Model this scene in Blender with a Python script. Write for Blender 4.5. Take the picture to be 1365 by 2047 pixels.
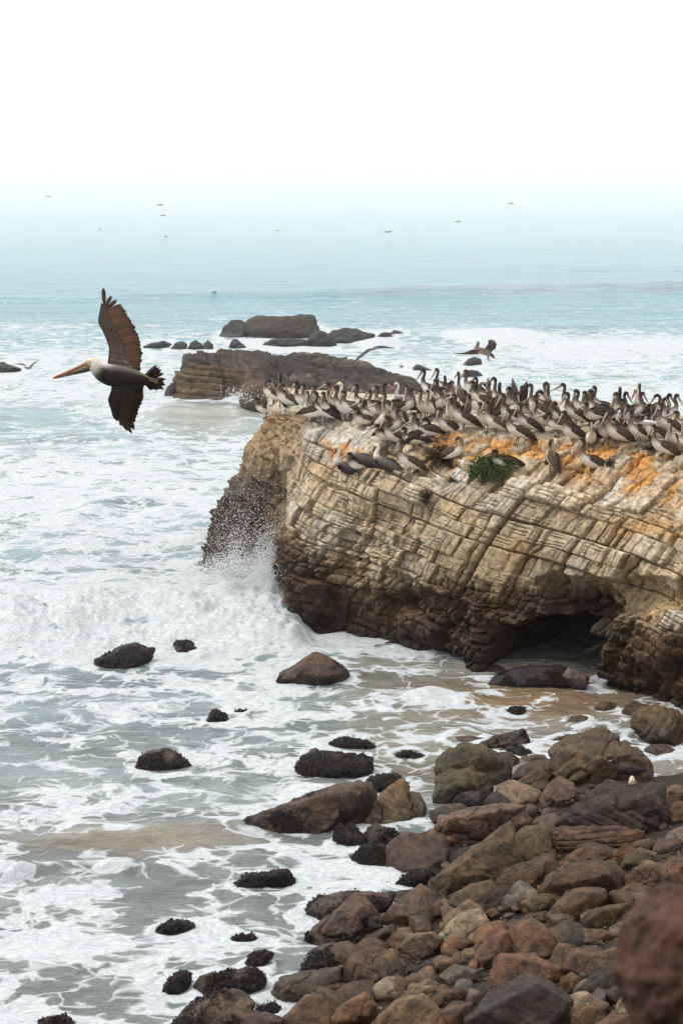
import bpy, bmesh, math, random, re
import numpy as np
from mathutils import Vector, Matrix
from mathutils.bvhtree import BVHTree

for o in list(bpy.data.objects):
    bpy.data.objects.remove(o, do_unlink=True)
scene = bpy.context.scene
COL = scene.collection

# ------------------------------------------------------------------ camera
CAM_H = 11.0                 # metres above the sea
FPX = 3400.0                 # focal length in pixels of the 1365 x 2047 photograph
PITCH = math.atan((1023.5 - 352.0) / FPX)
cam_data = bpy.data.cameras.new('camera')
cam = bpy.data.objects.new('camera', cam_data)
COL.objects.link(cam)
cam.location = (0, 0, CAM_H)
cam.rotation_euler = (math.pi / 2 - PITCH, 0, 0)
cam_data.sensor_fit = 'VERTICAL'
cam_data.sensor_height = 36.0
cam_data.lens = FPX / 2047.0 * 36.0
cam_data.clip_start = 0.1
cam_data.clip_end = 20000
cam_data.dof.use_dof = True
cam_data.dof.focus_distance = 36.0
cam_data.dof.aperture_fstop = 3.4
scene.camera = cam

# ------------------------------------------------------------------ sky, sun, exposure
SUN_EL, SUN_AZ = math.radians(54), math.radians(-92)
world = bpy.data.worlds.new('World')
scene.world = world
world.use_nodes = True
nt = world.node_tree
nt.nodes.clear()
n_out = nt.nodes.new('ShaderNodeOutputWorld')
n_bg = nt.nodes.new('ShaderNodeBackground')
n_sky = nt.nodes.new('ShaderNodeTexSky')
n_sky.sky_type = 'NISHITA'
n_sky.sun_disc = False
n_sky.sun_elevation = SUN_EL
n_sky.sun_rotation = SUN_AZ
n_sky.dust_density = 6.0
n_mix = nt.nodes.new('ShaderNodeMixRGB')           # an even layer of high cloud in front of the blue
n_mix.inputs[0].default_value = 0.9
n_mix.inputs[2].default_value = (11.9, 12.0, 12.1, 1)
nt.links.new(n_sky.outputs[0], n_mix.inputs[1])
nt.links.new(n_mix.outputs[0], n_bg.inputs[0])
n_bg.inputs[1].default_value = 0.1
nt.links.new(n_bg.outputs[0], n_out.inputs[0])

sun_data = bpy.data.lights.new('sun', 'SUN')
sun_data.energy = 1.5
sun_data.angle = math.radians(14)
sun_data.color = (1.0, 0.96, 0.9)
sun = bpy.data.objects.new('sun', sun_data)
COL.objects.link(sun)
sun_dir = Vector((math.cos(SUN_EL) * math.sin(SUN_AZ), math.cos(SUN_EL) * math.cos(SUN_AZ), math.sin(SUN_EL)))
sun.rotation_euler = sun_dir.to_track_quat('Z', 'Y').to_euler()
sun.location = sun_dir * 60

vs = scene.view_settings
vs.view_transform = 'Standard'
vs.look = 'None'
vs.gamma = 1.0
vs.exposure = 0.30
vs.use_curve_mapping = False
scene.cycles.use_denoising = True
scene.cycles.max_bounces = 6
scene.cycles.diffuse_bounces = 3
scene.cycles.volume_bounces = 3
scene.cycles.use_adaptive_sampling = True

# ------------------------------------------------------------------ geometry of the view (used once, to place things)
CP, SP = math.cos(PITCH), math.sin(PITCH)
FWD = np.array([0, CP, -SP]); UPV = np.array([0, SP, CP]); RGT = np.array([1.0, 0, 0])
CAM = np.array([0, 0, CAM_H])

def ray(px, py):
    px = np.asarray(px, float); py = np.asarray(py, float)
    dx = (px - 682.5) / FPX; dy = (1023.5 - py) / FPX
    return dx[..., None] * RGT + dy[..., None] * UPV + FWD

def at_z(px, py, z=0.0):
    d = ray(px, py)
    t = (np.asarray(z) - CAM_H) / d[..., 2]
    return CAM + d * t[..., None]

def at_y(px, py, Y):
    d = ray(px, py)
    t = np.asarray(Y, float) / d[..., 1]
    return CAM + d * t[..., None]

def at_d(px, py, D):
    return CAM + ray(px, py) * np.asarray(D, float)[..., None]

def project(P):
    R = P - CAM
    f = R @ FWD
    f = np.where(np.abs(f) < 1e-6, 1e-6, f)
    return 682.5 + FPX * (R @ RGT) / f, 1023.5 - FPX * (R @ UPV) / f

# ------------------------------------------------------------------ noise
_r = np.random.RandomState(7)
_perm = np.concatenate([_r.permutation(256)] * 3).astype(np.int32)
_grad = _r.normal(size=(256, 3)); _grad /= np.linalg.norm(_grad, axis=1)[:, None]
_grad = _grad.astype(np.float32)

def noise3(P, seed=0):
    P = np.asarray(P, np.float32) + np.float32(seed * 17.31)
    fl = np.floor(P); f = P - fl
    i = fl.astype(np.int32) & 255
    u = f * f * f * (f * (f * 6 - 15) + 10)
    res = np.zeros(P.shape[:-1], np.float32)
    for a in (0, 1):
        wa = u[..., 0] if a else 1 - u[..., 0]
        pa = _perm[i[..., 0] + a]
        for b in (0, 1):
            wb = wa * (u[..., 1] if b else 1 - u[..., 1])
            pb = _perm[pa + ((i[..., 1] + b) & 255)]
            for c in (0, 1):
                w = wb * (u[..., 2] if c else 1 - u[..., 2])
                g = _grad[_perm[pb + ((i[..., 2] + c) & 255)]]
                res += w * (g[..., 0] * (f[..., 0] - a) + g[..., 1] * (f[..., 1] - b) + g[..., 2] * (f[..., 2] - c))
    return res * 1.6

def fbm(P, octv=4, seed=0, gain=0.5, ridged=False):
    P = np.asarray(P, np.float32)
    s = 0; a = 1.0; tot = 0
    for k in range(octv):
        n = noise3(P * (2.03 ** k), seed + k * 3)
        if ridged: n = 1 - 2 * np.abs(n)
        s = s + a * n; tot += a; a *= gain
    return s / tot

def fbmg(G, octv=4, seed=0, gain=0.5, ridged=False, sub=4):
    '''the same for smooth fields on a grid: evaluated on every sub-th point, then interpolated'''
    nu, nv = G.shape[:2]
    iu = np.unique(np.append(np.arange(0, nu, sub), nu - 1)); iv = np.unique(np.append(np.arange(0, nv, sub), nv - 1))
    f = fbm(G[np.ix_(iu, iv)], octv, seed, gain, ridged)
    u = np.arange(nu); v = np.arange(nv)
    a = np.searchsorted(iu, u, 'right') - 1; a = np.clip(a, 0, len(iu) - 2); ta = ((u - iu[a]) / (iu[a + 1] - iu[a]))[:, None]
    b = np.searchsorted(iv, v, 'right') - 1; b = np.clip(b, 0, len(iv) - 2); tb = ((v - iv[b]) / (iv[b + 1] - iv[b]))[None, :]
    f1 = f[a] * (1 - ta) + f[a + 1] * ta
    return f1[:, b] * (1 - tb) + f1[:, b + 1] * tb

def hash1(i, seed=0):
    x = np.sin(np.asarray(i, np.float64) * 12.9898 + seed * 78.233) * 43758.5453
    return x - np.floor(x)

def sst(a, b, x):
    t = np.clip((x - a) / (b - a), 0, 1)
    return t * t * (3 - 2 * t)

def lerp(a, b, t):
    t = np.asarray(t)
    if np.ndim(t) and (np.shape(a)[-1:] == (3,) or np.shape(b)[-1:] == (3,)): t = t[..., None]
    return a + (b - a) * t

def mixc(base, col, t):
    return base + (np.array(col) - base) * np.clip(t, 0, 1)[..., None]

# ------------------------------------------------------------------ mesh helpers
def mesh_data(name, V, F, mat=None, smooth=True, attrs=None):
    V = np.asarray(V, np.float32).reshape(-1, 3)
    me = bpy.data.meshes.new(name)
    if isinstance(F, np.ndarray):
        nf, k = F.shape
        me.vertices.add(len(V)); me.vertices.foreach_set('co', V.ravel())
        me.loops.add(nf * k); me.loops.foreach_set('vertex_index', F.astype(np.int32).ravel())
        me.polygons.add(nf)
        me.polygons.foreach_set('loop_start', np.arange(0, nf * k, k, dtype=np.int32))
        me.polygons.foreach_set('loop_total', np.full(nf, k, np.int32))
        me.update(calc_edges=True)
    else:
        me.from_pydata(V.tolist(), [], F)
        nf = len(F)
    if smooth:
        me.polygons.foreach_set('use_smooth', np.ones(len(me.polygons), bool))
    for an, arr in (attrs or {}).items():
        arr = np.asarray(arr, np.float32)
        if arr.ndim == 1:
            at = me.attributes.new(an, 'FLOAT', 'POINT'); at.data.foreach_set('value', arr)
        else:
            at = me.attributes.new(an, 'FLOAT_COLOR', 'POINT')
            c4 = np.ones((len(arr), 4), np.float32); c4[:, :3] = arr[:, :3]
            at.data.foreach_set('color', c4.ravel())
    if mat: me.materials.append(mat)
    me.update()
    return me

def obj(name, me, parent=None, loc=None):
    o = bpy.data.objects.new(name, me)
    COL.objects.link(o)
    if parent is not None: o.parent = parent
    if loc is not None: o.location = loc
    return o

def tag(o, label=None, cat=None, group=None, kind=None):
    if label: o['label'] = label
    if cat: o['category'] = cat
    if group: o['group'] = group
    if kind: o['kind'] = kind
    return o

def grid_faces(nu, nv):
    i = np.arange(nu - 1)[:, None] * nv + np.arange(nv - 1)[None, :]
    return np.stack([i, i + nv, i + nv + 1, i + 1], -1).reshape(-1, 4)

_ico = {}
def ico(sub):
    if sub not in _ico:
        bm = bmesh.new(); bmesh.ops.create_icosphere(bm, subdivisions=sub, radius=1.0)
        V = np.array([v.co[:] for v in bm.verts]); F = np.array([[v.index for v in f.verts] for f in bm.faces])
        bm.free(); _ico[sub] = (V, F)
    return _ico[sub]

# ------------------------------------------------------------------ materials
class NT:
    def __init__(self, name):
        self.m = bpy.data.materials.new(name); self.m.use_nodes = True
        self.t = self.m.node_tree; self.t.nodes.clear()
        self.out = self.n('ShaderNodeOutputMaterial')
    def n(self, typ, **kw):
        nd = self.t.nodes.new(typ)
        for k, v in kw.items(): setattr(nd, k, v)
        return nd
    def l(self, a, b): self.t.links.new(a, b)
    def put(self, sock, v):
        if hasattr(v, 'is_linked') or hasattr(v, 'links'): self.l(v, sock)
        else: sock.default_value = v
    def math(self, op, a, b=0.0, c=None, clamp=False):
        nd = self.n('ShaderNodeMath', operation=op, use_clamp=clamp)
        self.put(nd.inputs[0], a); self.put(nd.inputs[1], b)
        if c is not None: self.put(nd.inputs[2], c)
        return nd.outputs[0]
    def noise(self, vec, scale, detail=4, rough=0.55, dist=0.0):
        nd = self.n('ShaderNodeTexNoise')
        if vec is not None: self.l(vec, nd.inputs['Vector'])
        nd.inputs['Scale'].default_value = scale; nd.inputs['Detail'].default_value = detail
        nd.inputs['Roughness'].default_value = rough; nd.inputs['Distortion'].default_value = dist
        return nd
    def mix(self, f, a, b, typ='MIX'):
        nd = self.n('ShaderNodeMixRGB', blend_type=typ)
        self.put(nd.inputs[0], f); self.put(nd.inputs[1], a); self.put(nd.inputs[2], b)
        return nd.outputs[0]
    def sstep(self, x, a, b, lo=0.0, hi=1.0):
        nd = self.n('ShaderNodeMapRange', interpolation_type='SMOOTHSTEP')
        self.put(nd.inputs['Value'], x); self.put(nd.inputs['From Min'], a); self.put(nd.inputs['From Max'], b)
        nd.inputs['To Min'].default_value = lo; nd.inputs['To Max'].default_value = hi
        return nd.outputs[0]
    def attr(self, name, what='Color'):
        nd = self.n('ShaderNodeAttribute', attribute_name=name)
        return nd.outputs[what]
    def bump(self, h, strength, dist, nrm=None):
        nd = self.n('ShaderNodeBump')
        nd.inputs['Strength'].default_value = strength; nd.inputs['Distance'].default_value = dist
        self.l(h, nd.inputs['Height'])
        if nrm is not None: self.l(nrm, nd.inputs['Normal'])
        return nd.outputs[0]
    def bsdf(self, color, rough, nrm=None, spec=0.5, ior=1.45):
        nd = self.n('ShaderNodeBsdfPrincipled')
        self.put(nd.inputs['Base Color'], color); self.put(nd.inputs['Roughness'], rough)
        self.put(nd.inputs['Specular IOR Level'], spec); nd.inputs['IOR'].default_value = ior
        if nrm is not None: self.l(nrm, nd.inputs['Normal'])
        self.l(nd.outputs[0], self.out.inputs[0])
        return nd

def rock_material(name, fine=9.0, bump=0.5, rough=0.85):
    """colour from the stone's own vertex colours, grain from noise"""
    t = NT(name)
    pos = t.n('ShaderNodeNewGeometry').outputs['Position']
    c = t.attr('Col')
    n1 = t.noise(pos, fine, 8, 0.65)
    n2 = t.noise(pos, fine * 4.5, 5, 0.7)
    v = t.sstep(n1.outputs['Fac'], 0.3, 0.7, 0.5, 1.38)
    col = t.mix(1.0, c, v, 'MULTIPLY')
    sp = t.sstep(n2.outputs['Fac'], 0.6, 0.72, 0.0, 0.35)
    col = t.mix(sp, col, (0.03, 0.022, 0.016, 1))
    h = t.math('ADD', n1.outputs['Fac'], t.math('MULTIPLY', n2.outputs['Fac'], 0.35))
    nr = t.bump(h, bump, 0.06)
    t.bsdf(col, rough, nr, 0.25)
    return t.m

def boulder_material():
    """one material for all loose stones: the stone's colour is its own object colour; 'weed' marks algae"""
    t = NT('boulder_stone')
    pos = t.n('ShaderNodeNewGeometry').outputs['Position']
    oi = t.n('ShaderNodeObjectInfo')
    n0 = t.noise(pos, 1.9, 4, 0.6, 0.4)
    n1 = t.noise(pos, 7.0, 8, 0.66)
    n2 = t.noise(pos, 34.0, 5, 0.7)
    col = t.mix(t.sstep(n0.outputs['Fac'], 0.35, 0.68, 0.0, 0.75), oi.outputs['Color'],
                t.mix(1.0, oi.outputs['Color'], (1.15, 0.88, 0.68, 1), 'MULTIPLY'))
    col = t.mix(1.0, col, t.sstep(n1.outputs['Fac'], 0.3, 0.7, 0.38, 1.6), 'MULTIPLY')
    col = t.mix(1.0, col, t.sstep(n0.outputs['Color'], 0.3, 0.7, 0.7, 1.3), 'MULTIPLY')
    col = t.mix(t.sstep(n2.outputs['Fac'], 0.54, 0.68, 0.0, 0.75), col, (0.018, 0.012, 0.009, 1))
    n3 = t.noise(pos, 16.0, 3, 0.6)
    col = t.mix(t.sstep(n3.outputs['Fac'], 0.66, 0.74, 0.0, 0.3), col, (0.42, 0.38, 0.32, 1))
    w = t.attr('weed', 'Fac')
    wn = t.noise(pos, 26.0, 6, 0.75)
    wm = t.sstep(t.math('ADD', w, t.math('MULTIPLY', t.math('SUBTRACT', wn.outputs['Fac'], 0.5), 1.1)), 0.42, 0.58)
    wc = t.mix(t.sstep(wn.outputs['Fac'], 0.4, 0.66), (0.006, 0.005, 0.004, 1), (0.034, 0.016, 0.009, 1))
    col = t.mix(wm, col, wc)
    h = t.math('ADD', n1.outputs['Fac'], t.math('MULTIPLY', n2.outputs['Fac'], 0.3))
    h = t.math('ADD', h, t.math('MULTIPLY', t.math('MULTIPLY', wm, wn.outputs['Fac']), 1.6))
    nr = t.bump(h, 0.85, 0.06)
    wet = t.attr('wet', 'Fac')
    col = t.mix(1.0, col, t.math('SUBTRACT', 1.0, t.math('MULTIPLY', wet, 0.5)), 'MULTIPLY')
    rg = t.math('SUBTRACT', 0.7, t.math('MULTIPLY', wet, 0.4))
    t.bsdf(col, rg, nr, 0.45)
    return t.m

MAT_BOULDER = boulder_material()
def weed_material():
    t = NT('seaweed_fronds')
    pos = t.n('ShaderNodeNewGeometry').outputs['Position']
    n = t.noise(pos, 12, 3, .6)
    t.bsdf(t.mix(t.sstep(n.outputs['Fac'], .38, .66), (.008, .006, .004, 1), (.040, .018, .009, 1)), .5, None, .3)
    return t.m
MAT_WEED = weed_material()
MAT_CLIFF = rock_material('layered_cliff_stone', 7.0, 0.9)
MAT_REEF = rock_material('weathered_reef_stone', 2.2, 0.9)

def flat_attr_material(name, rough=0.8, fine=60.0, amt=0.25, spec=0.25, bump=0.0):
    t = NT(name)
    tc = t.n('ShaderNodeTexCoord').outputs['Object']
    c = t.attr('Col')
    n1 = t.noise(tc, fine, 4, 0.6)
    col = t.mix(1.0, c, t.sstep(n1.outputs['Fac'], 0.3, 0.7, 1 - amt, 1 + amt), 'MULTIPLY')
    nr = t.bump(n1.outputs['Fac'], bump, 0.01) if bump else None
    t.bsdf(col, rough, nr, spec)
    return t.m
MAT_PLUME = flat_attr_material('plumage', 0.8, 38, 0.16, 0.15, 0.3)
MAT_BILL = flat_attr_material('bill_horn', 0.5, 30, 0.15, 0.35)

# ------------------------------------------------------------------ the sea
def wave_material():
    t = NT('sea_water')
    geo = t.n('ShaderNodeNewGeometry')
    pos = geo.outputs['Position']
    F = t.attr('foam', 'Fac')
    wcol = t.attr('Col')
    fs = t.attr('fsize', 'Fac')            # size of the foam pattern, larger in open water
    vm = t.n('ShaderNodeVectorMath', operation='MULTIPLY'); t.l(pos, vm.inputs[0])
    vm.inputs[1].default_value = (0.68, 1.0, 0.35)
    p0 = vm.outputs[0]
    w1 = t.noise(p0, 0.5, 2, 0.55)
    sub = t.n('ShaderNodeVectorMath', operation='SUBTRACT'); t.l(w1.outputs['Color'], sub.inputs[0]); sub.inputs[1].default_value = (.5, .5, .5)
    mad = t.n('ShaderNodeVectorMath', operation='MULTIPLY_ADD'); t.l(sub.outputs[0], mad.inputs[0])
    mad.inputs[1].default_value = (1.3, 1.3, 0.3); t.l(p0, mad.inputs[2])
    w2 = t.noise(p0, 2.3, 2, 0.6)
    sub2 = t.n('ShaderNodeVectorMath', operation='SUBTRACT'); t.l(w2.outputs['Color'], sub2.inputs[0]); sub2.inputs[1].default_value = (.5, .5, .5)
    mad2 = t.n('ShaderNodeVectorMath', operation='MULTIPLY_ADD'); t.l(sub2.outputs[0], mad2.inputs[0])
    mad2.inputs[1].default_value = (0.42, 0.42, 0.1); t.l(mad.outputs[0], mad2.inputs[2])
    q = mad2.outputs[0]
    n1 = t.noise(q, 0.85, 7, 0.62)
    thr = t.math('SUBTRACT', 1.10, t.math('MULTIPLY', F, 0.88))
    vo = t.n('ShaderNodeTexVoronoi'); t.l(q, vo.inputs['Vector']); vo.inputs['Scale'].default_value = 1.7; vo.inputs['Randomness'].default_value = 1.0
    vo2 = t.n('ShaderNodeTexVoronoi'); t.l(q, vo2.inputs['Vector']); vo2.inputs['Scale'].default_value = 4.8
    eff = t.math('MULTIPLY_ADD', n1.outputs['Fac'], 0.85, 0.075)
    eff = t.math('ADD', eff, t.math('MULTIPLY', t.math('SUBTRACT', vo.outputs['Distance'], 0.46), 0.62))
    eff = t.math('ADD', eff, t.math('MULTIPLY', t.math('SUBTRACT', vo2.outputs['Distance'], 0.46), 0.40))
    foam = t.sstep(eff, t.math('SUBTRACT', thr, 0.045), t.math('ADD', thr, 0.045))
    ve = t.n('ShaderNodeTexVoronoi', feature='DISTANCE_TO_EDGE'); t.l(q, ve.inputs['Vector']); ve.inputs['Scale'].default_value = 2.1
    near_ = t.sstep(eff, t.math('SUBTRACT', thr, 0.34), t.math('SUBTRACT', thr, 0.02))
    lace = t.math('MULTIPLY', t.math('SUBTRACT', 1.0, t.sstep(ve.outputs['Distance'], 0.0, t.math('MULTIPLY_ADD', near_, 0.10, 0.008))), t.sstep(near_, 0.05, 0.5, 0.0, 0.85))
    foam = t.math('MAXIMUM', foam, lace)
    # film of fine bubbles round the foam
    nf = t.noise(q, 6.0, 3, 0.7)
    film = t.math('MULTIPLY', t.sstep(eff, t.math('SUBTRACT', thr, 0.14), thr), t.sstep(nf.outputs['Fac'], 0.42, 0.72, 0.0, 0.45))
    foam = t.math('MAXIMUM', foam, film)
    fb = t.noise(q, 14.0, 2, 0.7)
    fcol = t.mix(t.sstep(fb.outputs['Fac'], 0.3, 0.7), (0.40, 0.435, 0.45, 1), (0.57, 0.595, 0.60, 1))
    vt = t.n('ShaderNodeVectorMath', operation='MULTIPLY'); t.l(pos, vt.inputs[0]); vt.inputs[1].default_value = (0.16, 0.6, 0.3)
    turb = t.noise(vt.outputs[0], 0.9, 6, 0.68)
    wc = t.mix(1.0, wcol, t.sstep(turb.outputs['Fac'], 0.33, 0.67, 0.68, 1.3), 'MULTIPLY')
    col = t.mix(foam, wc, fcol)
    # ripples: stretched along the swell fronts
    vr = t.n('ShaderNodeVectorMath', operation='MULTIPLY'); t.l(pos, vr.inputs[0]); vr.inputs[1].default_value = (0.55, 1.0, 0.3)
    r1 = t.noise(vr.outputs[0], 0.32, 5, 0.62)
    r2 = t.noise(vr.outputs[0], 5.5, 3, 0.65)
    h = t.math('ADD', t.math('MULTIPLY', r1.outputs['Fac'], 1.0), t.math('MULTIPLY', r2.outputs['Fac'], 0.10))
    nr = t.bump(h, 0.75, 0.75)
    rg = t.math('ADD', 0.16, t.math('MULTIPLY', foam, 0.7))
    t.bsdf(col, rg, nr, t.math('MULTIPLY', t.attr('sheen_level', 'Fac'), t.math('SUBTRACT', 1.0, t.math('MULTIPLY', foam, 0.8))), 1.33)
    return t.m

def gauss(x, c, s): return np.exp(-((x - c) / s) ** 2)
def ell(px, py, cx, cy, rx, ry): return np.sqrt(((px - cx) / rx) ** 2 + ((py - cy) / ry) ** 2)
def itp(x, xs, ys): return np.interp(x, xs, ys)

def sea_fields(px, py, X, Y):
    """height of the water, foam cover and colour of the water, as laid out in the bay"""
    P2 = np.stack([X, Y, np.zeros_like(X)], -1)
    dist = np.hypot(X, Y)
    near = np.clip(60.0 / np.maximum(dist, 1), 0.0, 1.0)
    h = 0.10 * fbmg(P2 * [0.35, 0.8, 1], 4, 1) * np.clip(near * 1.6, 0.15, 1) + 0.035 * fbm(P2 * 2.2, 2, 5) * near ** 2
    h += 0.32 * fbmg(P2 * [0.03, 0.11, 1], 3, 9) * sst(45, 80, dist)
    h += 0.42 * fbmg(P2 * [0.10, 0.26, 1], 4, 10, 0.5) * sst(40, 50, dist) * (1 - sst(110, 170, dist))
    h += 0.10 * fbmg(P2 * [0.45, 0.8, 1], 3, 16, 0.5, True, 2) * sst(22, 28, dist) * (1 - sst(60, 100, dist))
    lowf = fbmg(P2 * [0.10, 0.22, 1], 4, 11)
    wob = 30 * fbmg(P2 * [0.12, 0.12, 1], 3, 12)
    # foam cover by distance from the beach
    F = itp(py + wob * np.clip((py - 352) / 500, 0, 1), [352, 560, 620, 660, 700, 780, 815, 850, 900, 1010, 1060, 1150, 1185, 1320, 1345, 1420, 1500, 1600, 1660, 1700, 1740, 1800, 2047],
            [0.0, 0.03, 0.22, 0.45, 0.62, 0.80, 0.62, 0.48, 0.70, 0.78, 0.62, 0.70, 0.84, 0.86, 0.58, 0.54, 0.48, 0.50, 0.42, 0.40, 0.55, 0.58, 0.55])
    open_r = sst(830, 930, px) * (1 - sst(830, 860, py)) * sst(630, 690, py)
    F = np.maximum(F, open_r * 0.74)
    F += 0.28 * lowf * (1 - 0.75 * gauss(py, 1255, 60))
    # calmer cove under the cliff
    cove = sst(600, 760, px) * sst(1290, 1330, py) * (1 - sst(1560, 1660, py))
    F = lerp(F, 0.40 + 0.35 * lowf + 0.22 * gauss(py, 1410, 26) * gauss(px, 860, 150) + 0.2 * gauss(py, 1500, 30), cove)
    F -= 0.30 * np.clip(1.25 - ell(px, py, 1080, 1400, 200, 34), 0, 1)
    F -= 0.25 * np.clip(1.2 - ell(px, py, 740, 1385, 130, 42), 0, 1)
    F -= 0.9 * np.clip(1.3 - ell(px, py, 1090, 1325, 120, 48), 0, 1)
    # brown, foam-free backs and faces of single waves
    for cx, cy, rx, ry, a in ((430, 845, 120, 26, .42), (75, 835, 75, 20, .38), (600, 850, 60, 16, .3), (235, 1018, 60, 18, .35), (60, 1235, 60, 25, .25),
                              (200, 1690, 210, 18, .3), (420, 1672, 120, 22, .3), (300, 1470, 160, 26, .18), (250, 1355, 120, 22, .2),
                              (290, 1800, 70, 48, .42), (570, 1805, 110, 26, .38), (330, 1930, 120, 26, .25), (180, 1975, 80, 22, .22), (520, 1600, 120, 40, .12)):
        F -= a * np.clip(1.3 - ell(px, py, cx, cy, rx, ry), 0, 1)
    for cx, cy, rx, ry, a in ((700, 1752, 150, 22, .5), (420, 1880, 160, 22, .3), (120, 1860, 130, 60, .22), (560, 1530, 130, 22, .25), (640, 1480, 80, 20, .2),
                              (130, 1600, 90, 40, .2), (480, 790, 60, 26, .6), (70, 650, 160, 8, .2), (1230, 700, 200, 40, .15), (820, 1345, 110, 14, .3), (900, 1405, 90, 22, .45)):
        F += a * np.clip(1.25 - ell(px, py, cx, cy, rx, ry), 0, 1)
    # white streaks far out
    F += 0.16 * sst(0.18, 0.4, fbmg(P2 * [0.02, 0.09, 1], 4, 21)) * sst(430, 540, py) * (1 - sst(640, 700, py))
    # the broken wave rolling in beside the cliff
    crest = 1225 + 22 * np.sin(px / 95.0) - 0.02 * px
    side = 1 - sst(575, 640, px)
    t1 = np.clip((py - 1165) / (1325 - 1165), 0, 1)
    roll = np.where(t1 > 0, np.sin(np.clip(t1, 0, 1) ** 1.35 * math.pi), 0) * side
    bil = 0.5 + 0.5 * fbmg(P2 * [0.9, 1.2, 1], 4, 31, 0.6, True, 2)
    tear = fbm(P2 * [2.6, 3.2, 1], 3, 35, 0.6, True)
    h += roll * ((0.30 + 0.35 * fbmg(P2 * 0.35, 3, 33)) * (0.5 + 0.8 * bil) + 0.16 * fbmg(P2 * [1.0, 1.4, 1], 3, 38, .5, True, 2) + 0.13 * tear + 0.09 * fbm(P2 * 7, 2, 37))
    for cx, cy, rx, ry, hh in ((545, 1205, 60, 60, 0.75), (470, 1215, 70, 45, 0.35), (160, 1250, 120, 50, 0.25), (30, 1270, 70, 45, 0.3), (360, 1240, 80, 40, 0.3)):
        g = np.clip(1 - ell(px, py, cx, cy, rx, ry), 0, 1)
        h += hh * g * (0.5 + 0.8 * bil)
        F += 0.25 * sst(0, 0.5, g)
    # single swells
    for xs, ys, wpx, hh in (((0, 120, 260, 520), (825, 812, 822, 850), 17, 0.34), ((300, 420, 560), (850, 822, 842), 20, 0.42), ((150, 260, 330), (1030, 1003, 1020), 14, 0.3),
                            ((0, 300, 520), (1700, 1672, 1662), 18, 0.16), ((0, 90, 200, 330), (1762, 1742, 1735, 1752), 10, 0.17),
                            ((640, 900, 1365, 1700), (586, 582, 574, 570), 9, 0.7), ((0, 300, 640), (600, 592, 588), 6, 0.3), ((700, 830, 960), (1395, 1400, 1408), 13, 0.16)):
        yc = itp(px, xs, ys)
        inside = sst(xs[0] - 60, xs[0] + 40, px) * (1 - sst(xs[-1] - 40, xs[-1] + 60, px)) if xs[0] > 0 else (1 - sst(xs[-1] - 40, xs[-1] + 60, px))
        h += hh * inside * gauss(py, yc, wpx) * (0.8 + 0.5 * fbmg(P2 * 0.4, 2, 41))
    # small curling breaker near the beach, splash heaps by rocks
    for cx, cy, rx, ry, hh in ((225, 1745, 45, 12, .12), (40, 1752, 40, 14, .12), (480, 790, 60, 22, .7), (860, 1400, 60, 16, .14), (985, 672, 130, 16, .22), (760, 690, 60, 12, .4)):
        g = np.clip(1 - ell(px, py, cx, cy, rx, ry), 0, 1)
        h += hh * g * (0.5 + bil); F += 0.6 * sst(0, 0.4, g)
    # wash round every rock that stands in the water
    for nm, lab, poly, off, col, kw in ROCKS:
        if kw.get('ground') != 'sea' and nm != 'weedy_rock': continue
        Q = np.array(poly, float) / off[2] + [off[0], off[1]]
        w = np.ptp(Q[:, 0]) * .5 + 4; cx = Q[:, 0].mean(); yb = Q[:, 1].max(); hh = max(6, w * .30)
        e = ell(px, py, cx, yb - hh * .5, w * 1.12, hh * 1.25)
        F += 0.30 * np.exp(-((e - 1.05) / .28) ** 2) * (0.5 + 0.9 * bil)
        h += 0.03 * np.exp(-((e - 1.0) / .3) ** 2)
    F -= roll * 0.30 * sst(0.0, 0.45, fbmg(P2 * [0.5, 0.9, 1], 4, 39, sub=2))
    F = np.clip(F, 0, 1.05)
    # colour of the water; far out paled to stand in for reflected sky
    base = np.stack([itp(py, [352, 420, 500, 600, 680, 780, 900, 1300, 1500, 1700, 2047], c) for c in
                     ([.27, .17, .075, .026, .045, .12, .185, .18, .165, .150, .132], [.37, .32, .235, .175, .19, .235, .265, .235, .205, .172, .150], [.38, .35, .275, .220, .23, .245, .265, .235, .203, .170, .148])], -1)
    base = mixc(base, (.20, .165, .11), cove * 0.6)
    base = mixc(base, (.20, .115, .05), 0.7 * np.clip(1.5 - ell(px, py, 1080, 1400, 210, 40), 0, 1))
    base = mixc(base, (.25, .215, .15), 0.8 * np.clip(1.3 - ell(px, py, 260, 1685, 300, 32), 0, 1))
    base = mixc(base, (.30, .275, .215), 0.7 * np.clip(1.3 - ell(px, py, 430, 845, 190, 36), 0, 1))
    base = mixc(base, (.09, .165, .20), 0.7 * gauss(py, itp(px, (640, 1365), (590, 580)), 9) * sst(600, 800, px))
    return h, F, base

def build_sea():
    pxs = np.concatenate([[-14000, -7000, -3500, -1800, -1000, -650], np.linspace(-450, 1815, 490), [2050, 2500, 3300, 5000, 9000, 15000]])
    pys = np.concatenate([[352 + 5.4, 352 + 7, 352 + 9], np.linspace(352 + 12, 2120, 590), [2200, 2400, 2800, 3500]])
    PX, PY = np.meshgrid(pxs, pys, indexing='ij')
    W = at_z(PX, PY, 0.0)
    h, F, base = sea_fields(PX, PY, W[..., 0], W[..., 1])
    W[..., 2] = h
    nu, nv = PX.shape
    me = mesh_data('sea', W.reshape(-1, 3), grid_faces(nu, nv)[:, ::-1].copy(), wave_material(), True,
                   {'foam': F.ravel(), 'Col': base.reshape(-1, 3), 'sheen_level': itp(PY, [352, 400, 470, 560, 700, 1300, 1600], [.6, .5, .30, .22, .22, .28, .34]).ravel()})  # specular raised towards the horizon to whiten the far water
    o = obj('sea', me)
    tag(o, 'foaming grey green sea washing round the rocks', None, None, 'structure')
    return o

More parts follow.
